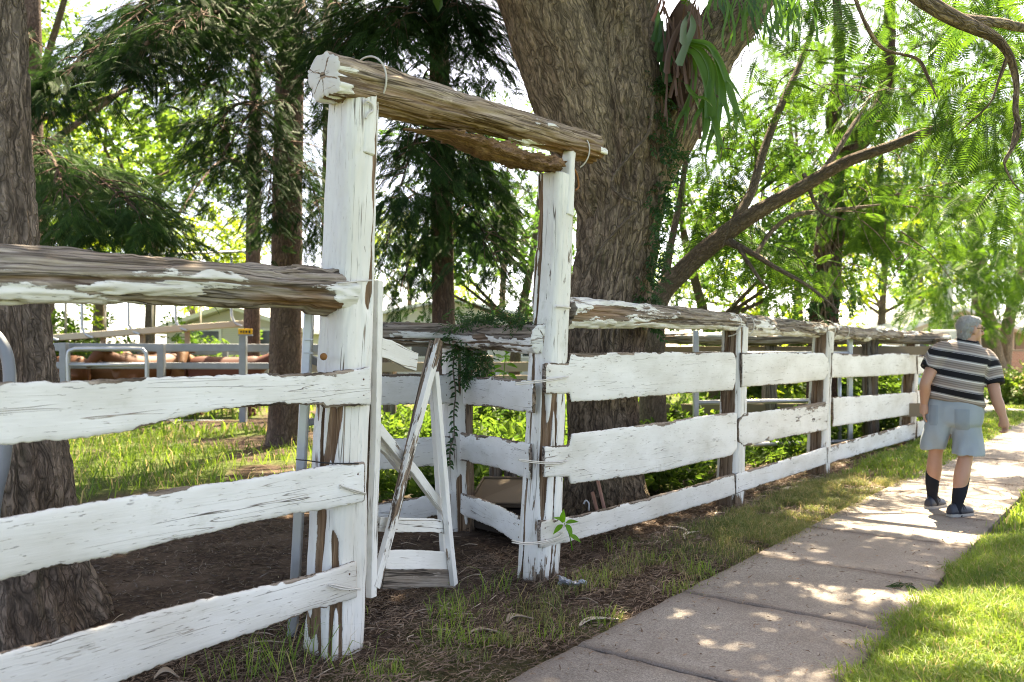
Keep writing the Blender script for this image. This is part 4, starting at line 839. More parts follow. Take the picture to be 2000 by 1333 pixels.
for s in (-1, 1):
    ell(body, hd(-.005, s * .080, -.010), (.020, .010, .034), HM); ell(body, hd(.070, s * .030, .015), (.012, .014, .010), HM)
# arms
def arm(mb, K, R): tube(mb, K, R, 18, n=30)
LS, LE, LW = Mn(1836, 684, 7.22), Mn(1808, 748, 7.14), Mn(1805, 789, 7.22); RS, RE, RW = Mn(1928, 702, 7.18), Mn(1946, 777, 7.04), Mn(1959, 814, 7.0)
arm(body, [LS, LS * .5 + LE * .5, LE, LE * .6 + LW * .4, LW], [.058, .052, .043, .043, .029]); arm(body, [RS, RS * .5 + RE * .5, RE, RE * .6 + RW * .4, RW], [.058, .052, .043, .044, .030])
def hand(mb, wrist, d, palm_n, side, L=.185, curl=1.0):
    """d along the hand, palm_n out of the palm, side towards the thumb"""
    d, side = unit(d), unit(side); pn = unit(palm_n)
    tube(mb, [wrist - d * .02, wrist + d * .03, wrist + d * .085], [.027, .034, .034], 14, n=10)
    ell(mb, wrist + d * .055 + side * .004, (.050, .038, .019), np.array([d, side, pn]).T)
    for k, (o, Lf) in enumerate(((.030, .078), (.010, .088), (-.010, .082), (-.029, .064))):
        b = wrist + d * .088 + side * o; c1, c2 = .5 * curl, 1.25 * curl; dirs = [d * math.cos(.3 * curl) + pn * math.sin(.3 * curl), d * math.cos(c1 + .4 * curl) + pn * math.sin(c1 + .4 * curl), d * math.cos(c2 + .5 * curl) + pn * math.sin(c2 + .5 * curl)]
        P = [b - d * .02, b]; 
        for dd, fr in zip(dirs, (.45, .32, .23)): P.append(P[-1] + dd * Lf * fr)
        tube(mb, P, [.010, .0102, .0095, .0088, .007], 10, n=16)
    b = wrist + d * .03 + side * .030; tube(mb, [wrist + d * .02 + side * .012, b, b + (d * .7 + side * .55 + pn * .2) * .035, b + (d * .95 + side * .35 + pn * .45) * .068], [.014, .0125, .0115, .008], 10, n=14)
hand(body, LW, (.02, .02, -1), R_ * .9 + F_ * .2, F_ * 1.0, curl=.55)
hand(body, RW, np.array([.22, .0, -1]), -R_ * .6 - F_ * .8 + UP * .1, F_ * .8 - R_ * .6, curl=1.15)
# legs
LK, LA = Mn(1828, 882, 7.30), Mn(1821, 974, 7.38); RK, RA = Mn(1886, 890, 7.08), Mn(1867, 996, 7.02)
LH, RH = Mn(1843, 815, 7.22), Mn(1883, 818, 7.17)
for H_, K_, A_, fd in ((LH, LK, LA, F_), (RH, RK, RA, F_)):
    calf = K_ * .62 + A_ * .38 - F_ * .018; tube(body, [H_ + UP * .03, H_ * .5 + K_ * .5, K_, calf, K_ * .25 + A_ * .75, A_], [.105, .082, .057, .060, .042, .036], 20, n=50)
    tube(body, [A_, A_ - UP * .05 + fd * .05, A_ - UP * .062 + fd * .13], [.036, .035, .028], 12, n=12)
bm_ = remesh(body, .0062, 2, 'person'); bm_.materials.append(MAT['skin'])
man = link('person', bm_); feet0 = gnd(1850, 1010); tag(man, 'grey haired man in striped shirt and pale shorts walking away on the footpath', 'person')
# hair, ears stay free
hm = MB(); ell(hm, hd(-.022, 0, .032), (.095, .080, .092), HM); ell(hm, hd(-.045, 0, -.040), (.050, .062, .072), HM); ell(hm, hd(.028, 0, .080), (.060, .064, .040), HM)
for s in (-1, 1): ell(hm, hd(-.012, s * .062, .012), (.030, .020, .045), HM)
hme = remesh(hm, .007, 2, 'hair'); V = coords(hme); N = normals(hme); setco(hme, V + N * ((fbm(V * [60, 60, 60], 3, 2) - .5) * .016 + (vn(V * [170, 170, 90], 6) - .5) * .006)[:, None]); V = coords(hme); N = normals(hme); r = np.random.default_rng(3); ix = r.integers(0, len(V), 5200); S_ = MB(); S_.add(V, np.array([list(p.vertices) for p in hme.polygons if len(p.vertices) == 4]))
back = HD * -.5 - UP * .9; D = unit(N[ix] * .55 + unit(back) * .8 + r.normal(0, .25, (5200, 3))); L = r.uniform(.010, .022, 5200)[:, None]; W = unit(np.cross(D, N[ix])) * .0011; b_ = V[ix] - N[ix] * .001
S_.add(np.stack([b_ - W, b_ + W, b_ + D * L], 1).reshape(-1, 3), None, np.arange(5200 * 3).reshape(-1, 3)); S_.build('hair', MAT['hair'], man)
# glasses
gm = MB()
for s in (-1, 1): a = np.linspace(0, 2 * PI, 17); tube(gm, [hd(.094, s * .033 + .026 * math.cos(x), .012 + .019 * math.sin(x)) for x in a], .0022, 6, cap=False); tube(gm, [hd(.094, s * .058, .018), hd(.06, s * .072, .018), hd(-.005, s * .083, .012)], .0025, 6)
tube(gm, [hd(.096, -.008, .018), hd(.098, .008, .018)], .0022, 6); gl = gm.build('glasses', MAT['black'], man)
gm = MB()
for s in (-1, 1): ell(gm, hd(.094, s * .033, .012), (.0015, .025, .018), HM, 8, 16)
m = NT('lens'); g_ = m('BsdfGlossy', {'Roughness': .05, 'Color': (.9, .9, .9, 1)}); t_ = m('BsdfTransparent'); x_ = m('MixShader', {0: .25, 1: t_.outputs[0], 2: g_.outputs[0]}); m.t.links.new(x_.outputs[0], m.out.inputs[0]); gm.build('lens', m.m, gl)
# shirt with sleeves
SHR = .20
lc, rc = Mn(1815, 722, 7.18), Mn(1942, 753, 7.09)
sm = MB(); lring(sm, [(Mn(1865, 784), .222, .165), (Mn(1864, 777), .228, .175), (Mn(1865, 760), .224, .185), (Mn(1868, 738), .222, .178), (Mn(1871, 715), .228, .160), (Mn(1876, 697), .230, .140), (Mn(1881, 683), .205, .115), (Mn(1885, 673), .14, .09), (Mn(1889, 665), .085, .074)], SHR, 48)
tube(sm, [Mn(1854, 683, 7.2), Mn(1834, 690, 7.2), lc], [.082, .084, .078], 22, n=16); tube(sm, [Mn(1912, 694, 7.17), Mn(1928, 706, 7.16), rc], [.080, .086, .084], 22, n=16)
sme = remesh(sm, .010, 3, 'shirt'); V = coords(sme); N = normals(sme)
loc = (V - Mn(1873, 740)); up2 = UP * math.cos(SHR) + R_ * math.sin(SHR); hgt = loc @ up2; lat = loc @ R_; dep = loc @ F_
tq = np.stack([lat * 4, hgt * 9 + lat * 2, dep * 4], 1); wr_ = (fbm(tq, 3, 3) - .5) * .040 * sst(hgt, .12, -.15) + (fbm(tq * [1.2, .5, 1], 2, 9) - .5) * .022 + .012 * np.sin((lat * .7 + hgt) * 26 + 6 * fbm(tq * .6, 2, 5)) * sst(hgt, .0, -.15)
setco(sme, V + N * wr_[:, None]); V = V
def along(P, a, b): d = unit(b - a); return (P - a) @ d, np.linalg.norm(P - a - np.outer((P - a) @ d, d), axis=1)
st = hgt / .15
for a_, b_, k0 in ((Mn(1842, 686, 7.2), lc, 0), (Mn(1921, 700, 7.17), rc, 0)):
    t_, dd = along(V, a_, b_); L = np.linalg.norm(b_ - a_); w_ = sst(t_, .02, .06) * (dd < .13) * sst(np.abs(lat), .19, .23); st = st * (1 - w_) + w_ * ((L - t_) / .15 + .15 - (hgt * 0))
setattr_(sme, 'stripe', st + 9.89); sme.materials.append(MAT['shirt']); link('shirt', sme, man)
cm = MB(); tube(cm, [Mn(1889, 667) + R_ * (.078 * math.cos(x)) + F_ * (.066 * math.sin(x)) + UP * (-.016 * math.cos(x) + .012 * math.sin(x)) for x in np.linspace(0, 2 * PI, 20)], .017, 8, cap=False); cm.build('collar', MAT['stitch'] if 0 else plain('dark_collar', (.07, .065, .06), .8), man)
# shorts
pm = MB(); lring(pm, [(Mn(1864, 775), .215, .15), (Mn(1864, 795), .228, .17), (Mn(1861, 822), .228, .165), (Mn(1860, 832), .19, .13)], .06, 24)
for K in ([(Mn(1843, 815, 7.22), .125, .14), (Mn(1830, 845, 7.24), .103, .125), (Mn(1822, 874, 7.28), .095, .12), (Mn(1822, 876, 7.28), .091, .114)], [(Mn(1883, 818, 7.17), .125, .14), (Mn(1889, 850, 7.14), .112, .135), (Mn(1891, 886, 7.1), .116, .138), (Mn(1890, 888, 7.1), .112, .132)]): lring(pm, K, .03, 24)
pme = remesh(pm, .009, 3, 'shorts'); V = coords(pme); N = normals(pme); loc = V - Mn(1862, 830); tq = np.stack([loc @ R_ * 7, loc[:, 2] * 4, loc @ F_ * 7], 1)
setco(pme, V + N * ((fbm(tq, 3, 8) - .5) * .030 + .008 * np.sin(loc @ R_ * 40 + 8 * fbm(tq * .5, 2, 4)) * sst(-loc[:, 2], -.02, .2))[:, None]); pme.materials.append(MAT['shorts']); shorts = link('shorts', pme, man)
Vp = coords(pme); tr_ = BVHTree.FromPolygons([Vector(v) for v in Vp], [list(p.vertices) for p in pme.polygons])
for x0, x1, y0, y1 in ((1816, 1836, 791, 826), (1872, 1903, 797, 833)):
    G = []; nn_ = 9
    for i in range(nn_):
        for j in range(nn_):
            p = Mn(x0 + (x1 - x0) * i / (nn_ - 1), y0 + (y1 - y0) * j / (nn_ - 1) + (4 if 0 < i < nn_ - 1 and j == nn_ - 1 else 0)); o_ = p - F_ * .6; h_ = tr_.ray_cast(Vector(o_), Vector(F_)); e_ = 0 < i < nn_ - 1 and 0 < j < nn_ - 1
            G.append(np.array(h_[0]) - F_ * (.006 if e_ else .002) if h_[0] is not None else p - F_ * .17)
    G = np.array(G).reshape(nn_, nn_, 3); v, q, _ = loft(G, cap=False, closed=False); MB().add(v, q).build('pocket', MAT['stitch'], shorts)
# socks and shoes
for K_, A_, st_, fd, heel in ((LK, LA, Mn(1822, 918, 7.33), unit(np.array([.80, .60, 0])), None), (RK, RA, Mn(1881, 934, 7.06), unit(np.array([.90, .44, 0])), None)):
    cf = st_ * .6 + A_ * .4 - F_ * .012; mb = MB(); tube(mb, [st_ + UP * .004, st_, cf, st_ * .2 + A_ * .8, A_, A_ - UP * .05 + fd * .02], [.048, .0515, .055, .044, .042, .045], 20, n=30); mb.build('sock', MAT['sock'], man)
    ground_ = .034; side = np.array([fd[1], -fd[0], 0]); o_ = A_ * [1, 1, 0]; up_, so = MB(), MB()
    R1, R2 = [], []; th = np.arange(20) / 20 * 2 * PI
    for x, w, h in crv(np.array([[-.085, .018, .05], [-.075, .034, .075], [-.03, .040, .088], [.03, .042, .085], [.09, .047, .062], [.15, .045, .05], [.185, .030, .04], [.197, .010, .03]]), 26):
        c = o_ + fd * x; R1.append(c + side * (w * np.cos(th))[:, None] + UP * (ground_ + .022 + np.maximum(0, np.sin(th)) * h)[:, None]); R2.append(c + side * (w * 1.08 * np.cos(th))[:, None] + UP * (ground_ + .002 + (np.sin(th) > -.2) * (.022 + .004 * (x < -.02)))[:, None])
    v, q, t = loft(np.array(R1)); up_.add(v, q, t); sh = up_.build('shoe', MAT['shoe'], man); v, q, t = loft(np.array(R2)); so.add(v, q, t); so.build('sole', MAT['rubber'], sh, smooth=False)
    for x in (.05, .075): lb_ = MB(); tube(lb_, [o_ + fd * x + side * (.040 * math.cos(a)) + UP * (ground_ + .022 + .080 * math.sin(a) - .18 * (x - .05)) for a in np.linspace(.4, PI - .4, 9)], .006, 6); lb_.build('strap', MAT['black'], sh)
# far person behind the fence: same figure standing in other clothes
fp = man.copy(); COL.objects.link(fp); tag(fp, 'distant person in dark top and cap behind the far fence boards', 'person')
dst = at(1723, 680, 17.5); src = (Mn(1866, 800) * [1, 1, 0]); Mx = Matrix.Translation(Vector((dst[0], dst[1], -.05))) @ Matrix.Rotation(2.4, 4, 'Z') @ Matrix.Translation(Vector(-src)); fp.matrix_basis = Mx
navy = cloth('navy_cloth', (.02, .025, .05), (.03, .035, .06))
def cp(ch, par):
    c = ch.copy(); COL.objects.link(c); c.parent = par
    if ch.name.split('.')[0] in ('shirt', 'shorts', 'hair', 'pocket', 'collar'): c.material_slots[0].link = 'OBJECT'; c.material_slots[0].material = navy
    for g_ in ch.children: cp(g_, c)
    if ch.name.startswith('hair'): c.name = 'cap'
for ch in list(man.children): cp(ch, fp)

# ------------------------------------------------------------------ trees
def frond_template(npair, ang, lenf, width, droop, tip=.2, fold=.0, x0=.08):
    """a flat feather: midrib along +X (length 1) and pairs of narrow side leaflets"""
    V, T, Q = [], [], []
    def leaf(p, d, L, w):
        d = unit(d); sd = unit(np.cross(d, [0, 0, 1])); i = len(V)
        V.extend([p, p + d * L * .45 + sd * w / 2, p + d * L + np.array([0, 0, -.12 * L]), p + d * L * .45 - sd * w / 2]); Q.append([i, i + 3, i + 2, i + 1])
    for k in range(npair):
        t = x0 + (1 - x0) * k / npair; p = np.array([t, 0, -droop * t * t])
        for s in (-1, 1):
            L = lenf(t); leaf(p, np.array([math.cos(ang), s * math.sin(ang), -fold - droop * t]), L, width)
    leaf(np.array([1 - tip, 0, -droop * (1 - tip) ** 2]), np.array([1, 0, -2 * droop]), tip, width)
    i = len(V); w = .008
    for t in (0, .5, 1):
        for s in (-1, 1): V.append(np.array([t, s * w * (1.2 - t), -droop * t * t - .002]))
    Q += [[i, i + 2, i + 3, i + 1], [i + 2, i + 4, i + 5, i + 3]]
    return np.array(V), np.array(Q)
SPRAY = frond_template(15, math.radians(48), lambda t: .30 * (1 - t) ** .7 + .05, .040, .30, fold=.25)
FEATHER = frond_template(15, math.radians(68), lambda t: .30 * math.sin(PI * (.12 + .85 * t)) ** .8 + .03, .052, .22)
def twig_template(n, spread, leaf_l, leaf_w, seed):
    r = np.random.default_rng(seed); V, Q = [], []
    for k in range(n):
        t = (k + .6) / n; p = np.array([t, 0, -.1 * t * t]); a = r.uniform(.5, 1.1) * (1 if k % 2 else -1)
        d = unit(np.array([math.cos(a), math.sin(a), r.uniform(-.5, .35)]) * spread); sd = unit(np.cross(d, unit(np.array([r.uniform(-.5, .5), r.uniform(-.5, .5), 1]))))
        up = np.cross(sd, d); i = len(V); L = leaf_l * r.uniform(.7, 1.2); w = leaf_w * r.uniform(.8, 1.2)
        V += [p, p + d * L * .5 + sd * w / 2 + up * w * .15, p + d * L - up * L * .15, p + d * L * .5 - sd * w / 2 + up * w * .15]; Q.append([i, i + 1, i + 2, i + 3])
    return np.array(V), np.array(Q)
TWIG = twig_template(9, 1, .42, .21, 1)
TWIG_FINE = twig_template(12, 1, .26, .12, 2)
def instances(mb, tpl, pos, dirs, size, roll=None, up=(0, 0, 1), rng=None):
    tv, tq = tpl; N = len(pos); x = unit(dirs); u = np.tile(np.asarray(up, float), (N, 1))
    if rng is not None: u = u + rng.normal(0, .35, (N, 3))
    z = u - x * (u * x).sum(1, keepdims=True); z = unit(z); y = np.cross(z, x)
    M = np.stack([x, y, z], 1)                                           # rows
    V = np.einsum('kj,njc->nkc', tv, M) * np.asarray(size).reshape(-1, 1, 1) + pos[:, None, :]
    Q = tq[None] + (np.arange(N) * len(tv))[:, None, None]
    mb.add(V.reshape(-1, 3), Q.reshape(-1, 4)); return mb
def sphere_dirs(n, rng): return unit(rng.normal(0, 1, (n, 3)))

DENS = .62
GAPS = [np.array([gnd(*p_)[:2] for p_ in poly]) for poly in ([(1572, 1136), (1602, 1118), (1665, 1150), (1620, 1158)], [(1530, 1172), (1562, 1148), (1790, 1190), (1775, 1212), (1690, 1200)], [(1675, 1056), (1745, 1018), (1925, 1058), (1890, 1082)], [(1755, 1016), (1800, 1000), (1850, 1008), (1840, 1028)], [(1890, 934), (1930, 918), (2010, 924), (2010, 942)], [(1905, 1075), (1950, 1060), (1998, 1078), (1940, 1095)], [(1760, 1345), (1850, 1215), (2040, 1150), (2060, 1345)], [(1098, 1140), (1150, 1135), (1160, 1165), (1110, 1170)], [(1120, 1235), (1170, 1205), (1230, 1205), (1180, 1245)])]
SX, SY = sdir.x / sdir.z, sdir.y / sdir.z
def open_to_sun(P, grow=.13):
    """crown points that would throw their shade on one of the sunlit patches of the ground"""
    g = P[:, :2] - np.stack([SX * P[:, 2], SY * P[:, 2]], 1); hit = np.zeros(len(P), bool)
    for q_ in GAPS:
        c_ = q_.mean(0); s_ = np.zeros(len(P)) - 9
        area = sum(q_[i_ - 1][0] * q_[i_][1] - q_[i_][0] * q_[i_ - 1][1] for i_ in range(len(q_)))
        for i_ in range(len(q_)):
            a_, b_ = q_[i_ - 1], q_[i_]; e_ = (b_ - a_) / np.linalg.norm(b_ - a_); nrm = np.array([e_[1], -e_[0]]) * np.sign(area); s_ = np.maximum(s_, (g - a_) @ nrm)
        hit |= s_ < grow
    return hit
def crown(name, mat, parent, clumps, tpl, per, size, rng, droop=.3, flat=.8, fuzz=.5, gaps=True):
    """clumps: (centre, radius); leaves or fronds spread through each clump's volume, pointing outwards and down"""
    mb = MB(); Ps, Ds, Ss = [], [], []; per = per * DENS
    for c, r in clumps:
        n = max(3, int(per * rng.uniform(.7, 1.3))); d = sphere_dirs(n, rng) * [1, 1, flat]; rad = r * rng.uniform(.15, 1, n) ** fuzz
        Ps.append(np.asarray(c) + d * rad[:, None]); D = d + rng.normal(0, .45, (n, 3)); D[:, 2] -= droop; Ds.append(D); Ss.append(size * rng.uniform(.65, 1.25, n))
    Ps, Ds, Ss = np.concatenate(Ps), np.concatenate(Ds), np.concatenate(Ss); k_ = ~open_to_sun(Ps, -.02 + size * .36) & ~((sq_of(Ps)[1] > .9) & (Ps[:, 1] < 10.5) & (Ps[:, 2] > EYE + .43 * Ps[:, 1])) if gaps else np.ones(len(Ps), bool); instances(mb, tpl, Ps[k_], Ds[k_], Ss[k_], rng=rng)  # crowns cut open to place sun patches and let sky light the fence
    o = mb.build(name, mat, parent, smooth=False); o['kind'] = 'stuff'; return o

def limb(parent, pts, r0, r1, mat='bark_limb', seg=10, n=28, name='limb', seed=0, bark=.004, kind=None):
    mb = MB(); P = np.asarray(pts, float); rad = np.linspace(r0, r1, len(P)); tube(mb, P, rad, seg, n=n, bark=bark, seed=seed); return mb.build(name, MAT[mat], parent)
def twigs(parent, segs, mat='bark_limb', name='twigs'):
    mb = MB()
    for p, r0, r1 in segs: tube(mb, p, np.linspace(r0, r1, len(p)), 4, n=max(4, len(p) * 2), cap=False)
    o = mb.build(name, MAT[mat], parent); o['kind'] = 'stuff'; return o

# ---- conifers with drooping dark sprays
def conifer_branch(mb, tw, start, end, nspray, spread, rng, rise=.5, size=.42, t0=.25, hang=1.0):
    start, end = np.asarray(start, float), np.asarray(end, float); mid = (start + end) / 2 + UP * rise
    C = crv(np.array([start, mid, end]), 30); tw.append((C[::3], .035 * (np.linalg.norm(end - start) / 5 + .3), .006))
    d = unit(end - start); side = unit(np.cross(d, UP)); t = t0 + (1 - t0) * rng.uniform(0, 1, nspray) ** .8; i = (t * 29).astype(int)
    lat = rng.normal(0, 1, nspray); ta = np.sin(np.clip((t - t0) / (1 - t0), 0, 1) * PI * .8 + .5)
    off = side * (lat * spread * ta)[:, None] + UP * (-np.abs(rng.normal(0, .24, nspray)) * spread * hang + .08 * spread - .25 * spread * lat ** 2 * .5)[:, None]
    P = C[i] + off + rng.normal(0, .08, (nspray, 3)); D = side * (np.sign(lat) * .6 + lat * .3)[:, None] + d * rng.uniform(.2, .9, (nspray, 1)) - UP * rng.uniform(-.1, 1.0, (nspray, 1)) + rng.normal(0, .25, (nspray, 3))
    instances(mb, SPRAY, P, D, size * .66 * rng.uniform(.6, 1.25, nspray), rng=rng)
    for k in rng.choice(nspray, max(4, nspray // 14), replace=False):
        a = C[max(0, i[k] - 3)]; tw.append((np.array([a, (a + P[k]) / 2 + UP * .08, P[k]]), .009, .003))
def conifer(label, px, d, w_px, toplean, branches, seed, mat='conifer', base=None):
    rng = np.random.default_rng(seed); b = at(px, 680, d); b[2] = 0; t = thing('conifer_tree', label, 'tree', b, 'dark conifers behind the fence'); r = w_px / 2 * d / FOC
    H = 10.5; mb = MB(); k = crv(np.array([[0, 0, -.2, r * 1.5], [toplean * .1, 0, .35, r * 1.12], [toplean * .3, 0, 2.5, r], [toplean * .7, .05, 6, r * .85], [toplean, 0, H, r * .5]]), 70)
    tube(mb, k[:, :3] + b, k[:, 3], 40, bark=.007, seed=seed); mb.build('trunk', MAT['bark_con'], t)
    fm = MB(); tw = []
    branches = [(*q_[:5], int(q_[5] * .95), *q_[6:]) for q_ in branches]
    for (sx, sy, ex, ey, ed, n, sp, *o) in branches:
        s_ = at(sx, sy, d); conifer_branch(fm, tw, s_, at(ex, ey, ed), n, sp, rng, **(o[0] if o else {}))
    for k2 in range(8):                                                 # the crown that goes on above the picture
        z = rng.uniform(6.2, 10.3); a = rng.uniform(0, 2 * PI); L = (11.3 - z) * .55 + .8; s_ = b + np.array([toplean * z / H, 0, z])
        conifer_branch(fm, tw, s_, s_ + np.array([math.cos(a) * L, math.sin(a) * L, -.3 * L + .3]), 45, .5, rng, size=.5)
    o = fm.build('foliage', MAT[mat], t, smooth=False); o['kind'] = 'stuff'; twigs(t, tw, 'bark_con', 'branches')
conifer('broad trunked dark conifer behind the near gate post with boughs over the left fence', 555, 12.5, 60, .1, [
    (560, 45, 70, 185, 8.5, 820, .55, dict(rise=.75, size=.46)), (560, 60, 235, 110, 8.0, 900, .52, dict(rise=.35, size=.46)), (560, 60, 400, 170, 8.8, 260, .55, dict(size=.45)),
    (560, 200, 420, 330, 9.5, 260, .5, dict(rise=.3, size=.42)), (560, 260, 380, 290, 10, 140, .4), (555, 290, 520, 420, 10.5, 240, .5, dict(hang=1.6)),
    (560, 20, 620, 120, 9.5, 300, .6), (560, 50, 700, 60, 9, 330, .65, dict(size=.46)), (560, 100, 660, 230, 10, 260, .6),
    (560, 330, 640, 480, 10.8, 260, .55, dict(hang=1.5)), (560, 330, 470, 300, 11, 120, .4)], 101)
conifer('slimmer dark conifer standing left of the broad trunked one, with a thin grey trunk', 490, 19, 30, .1, [
    (490, 60, 330, 60, 12, 120, .5), (490, 330, 330, 440, 11, 200, .6), (490, 300, 560, 420, 13, 200, .6, dict(hang=1.6))], 102)
conifer('dark conifer in the middle of the gateway opening with a pale ringed trunk', 872, 9.8, 43, -.15, [
    (865, 40, 760, 75, 7.6, 420, .6, dict(rise=.3)), (865, 30, 960, 120, 8, 300, .5, dict(rise=.3)), (865, 10, 900, 60, 8.0, 300, .6, dict(size=.45)), (862, 60, 640, 110, 8.2, 260, .5, dict(rise=.3)),
    (868, 300, 770, 400, 8.2, 230, .42), (868, 290, 930, 380, 9, 220, .45), (868, 380, 1000, 420, 9.5, 170, .36), (868, 440, 742, 500, 9, 150, .28, dict(hang=1.4)),
    (868, 480, 775, 590, 9.5, 110, .26, dict(hang=1.7)), (868, 490, 990, 560, 8.6, 150, .3, dict(hang=1.3)), (868, 330, 850, 420, 8.9, 200, .4), (866, 200, 800, 260, 8.5, 160, .4), (866, 470, 960, 500, 10.5, 80, .3)], 103)
conifer('conifer beside the left trunk whose low boughs touch the log rail', 60, 14, 40, .0, [
    (60, 380, 300, 440, 8.4, 560, .5, dict(size=.48)), (60, 330, 150, 440, 8, 600, .5, dict(size=.48)), (60, 360, 380, 520, 8.8, 220, .45, dict(hang=.8)), (60, 300, 60, 420, 8, 220, .5),
    (60, 400, 240, 500, 8.2, 260, .5, dict(hang=.6)), (60, 100, 40, 200, 9, 100, .4)], 104, 'conifer2')
conifer('light green young conifer behind the gate post, right of the broad trunk', 640, 17, 26, .0, [
    (640, 420, 590, 480, 14, 160, .5, dict(hang=1.3)), (640, 400, 690, 470, 14, 130, .4, dict(hang=1.4)), (640, 380, 480, 470, 15, 160, .5)], 105, 'conifer2')

# ---- left foreground tree
def big_trunk(parent, K, seed, mat, bark=.02, seg=180, n=260, lobes=.0):
    k = crv(np.array(K), n); mb = MB(); C, r = k[:, :3], k[:, 3]; th = np.arange(seg) / seg * 2 * PI
    g = np.stack([np.repeat(C[:, 2], seg), np.outer(r, np.cos(th)).ravel(), np.outer(r, np.sin(th)).ravel()], 1)
    w = fbm(g * [1.6, 4, 4], 3, seed)[:, None]; R = np.repeat(r, seg)
    R = R * (1 + .20 * (fbm(g * [.7, 1.7, 1.7], 2, seed + 1) - .5)) + lobes * np.repeat(np.exp(-C[:, 2] / .45), seg) * np.sin(np.tile(th, n) * 5 + seed)
    rid = np.abs(2 * vn(g * [3.0, 20, 20] + w * [1.2, 1.6, 1.6], seed + 2) - 1); fin = np.abs(2 * vn(g * [8, 36, 36] + w * 1.5, seed + 4) - 1)
    R = R + bark * (sst(rid, 0, .55) - .6) + bark * .45 * (sst(fin, 0, .6) - .6) + bark * .35 * (fbm(g * [20, 60, 60], 2, seed + 5) - .5)
    V = C[:, None, :] + np.stack([np.cos(th), np.sin(th), np.zeros(seg)], -1)[None] * R.reshape(n, seg)[..., None]
    v, q, t = loft(V); mb.add(v, q, t, grain=np.concatenate([g, [[0, 0, 0], [3, 0, 0]]])); return mb.build('trunk', MAT[mat], parent)
bl = at(20, 680, 4.35); bl[2] = 0
lt = thing('tree', 'thick rough barked tree trunk behind the left fence at the edge', 'tree', bl, None)
big_trunk(lt, [[bl[0] - .06, bl[1], -.2, .56], [bl[0] - .05, bl[1], .02, .49], [bl[0] - .08, bl[1] + .02, .35, .41], [bl[0] - .12, bl[1] + .03, .9, .365], [bl[0] - .20, bl[1] + .05, 1.6, .335], [bl[0] - .30, bl[1] + .1, 2.6, .30], [bl[0] - .38, bl[1] + .2, 4, .28], [bl[0] - .3, bl[1] + .3, 6.5, .2]], 5, 'bark_left', .024, lobes=.03)
rng = np.random.default_rng(12)
crown('crown', MAT['broad'], lt, [(bl + np.array([rng.normal(-.5, 1.7), rng.normal(.6, 1.7), rng.uniform(5.0, 8)]), .9) for _ in range(26)], TWIG, 80, .40, rng)

# ---- the great tree behind the right gate post
bb = at(1186, 680, 7.35); bb[2] = 0
bt = thing('great_tree', 'huge furrowed tree trunk forking behind the right gate post', 'tree', bb)
def bpt(px, py, d=7.35, r=.4): p = at(px, py, d); return [*p, r]
big_trunk(bt, [[bb[0] - .02, bb[1], -.2, .46], [bb[0] - .03, bb[1], .05, .37], [*bpt(1174, 850)[:3], .30], [*bpt(1186, 640)[:3], .335], [*bpt(1210, 450)[:3], .365], [*bpt(1207, 330)[:3], .42], [*bpt(1195, 230)[:3], .47], [*bpt(1188, 120)[:3], .42], [*bpt(1190, 0)[:3], .40], [*bpt(1200, -160)[:3], .34], [*bpt(1220, -420)[:3], .24]], 9, 'bark_big', .028, 220, 380, lobes=.05)
def blimb(K, seed, mat='bark_big', bark=.016, seg=110, n=170):
    k = crv(np.array([bpt(*a) for a in K]), n); mb = MB(); tube(mb, k[:, :3], k[:, 3], seg, bark=bark * 1.5, seed=seed); return mb.build('limb', MAT[mat], bt)
blimb([(1190, 440, 7.3, .2), (1150, 290, 7.2, .33), (1105, 150, 7.1, .36), (1062, 20, 7.0, .35), (1020, -120, 6.9, .30), (960, -400, 6.8, .2)], 14)
blimb([(1235, 400, 7.5, .2), (1300, 250, 7.6, .30), (1370, 120, 7.8, .27), (1450, 10, 8.0, .25), (1560, -140, 8.2, .2), (1750, -330, 8.4, .12)], 16)
rng = np.random.default_rng(31)
cl = []
for _ in range(104):
    a, rr = rng.uniform(0, 2 * PI), 5.6 * math.sqrt(rng.uniform(0, 1)); p = np.array([1.0 + math.cos(a) * rr, 6.3 + math.sin(a) * rr * .9, rng.uniform(5.6, 9.2)])
    if p[2] < EYE + .43 * p[1] + .9: p[2] = EYE + .43 * p[1] + .9 + rng.uniform(0, 2)
    cl.append((p, rng.uniform(.6, 1.0)))
crown('crown', MAT['broad'], bt, cl, TWIG, 125, .42, rng)
# ivy up the right flank of the great tree
mb = MB(); P, D = [], []
for _ in range(230):
    y = rng.uniform(150, 640); e = np.interp(y, [150, 330, 450, 600], [1300, 1322, 1302, 1288]); P.append(at(e - abs(rng.normal(0, 20)) - 3, y, 7.25 - rng.uniform(.08, .26))); D.append([rng.normal(.3, .6), -1 + rng.normal(0, .3), rng.normal(-.5, .5)])
instances(mb, TWIG_FINE, np.array(P), np.array(D), rng.uniform(.09, .20, 230), rng=rng)
tag(mb.build('climbing_ivy', MAT['ivy'], None, smooth=False), 'small dark ivy leaves climbing the right flank of the huge trunk', 'ivy', kind='stuff')
mb = MB(); tube(mb, [at(1275, 190, 6.82), at(1268, 255, 6.83), at(1235, 300, 6.84), at(1205, 335, 6.88), at(1195, 362, 6.9), at(1215, 385, 6.89), at(1245, 395, 6.9)], [.014, .015, .014, .013, .012, .012, .008], 8, n=60)
tag(mb.build('liana', MAT['bark_limb'], None), 'thin woody vine looping across the huge trunk above the lintel end', 'vine')
mb = MB(); tube(mb, [at(1240, 415, 6.90), at(1200, 455, 6.9), at(1165, 500, 6.92), at(1140, 545, 6.98)], [.013, .012, .012, .01], 8, n=40)
tag(mb.build('liana', MAT['bark_limb'], None), 'thin woody vine slanting down the huge trunk right of the tall post', 'vine')

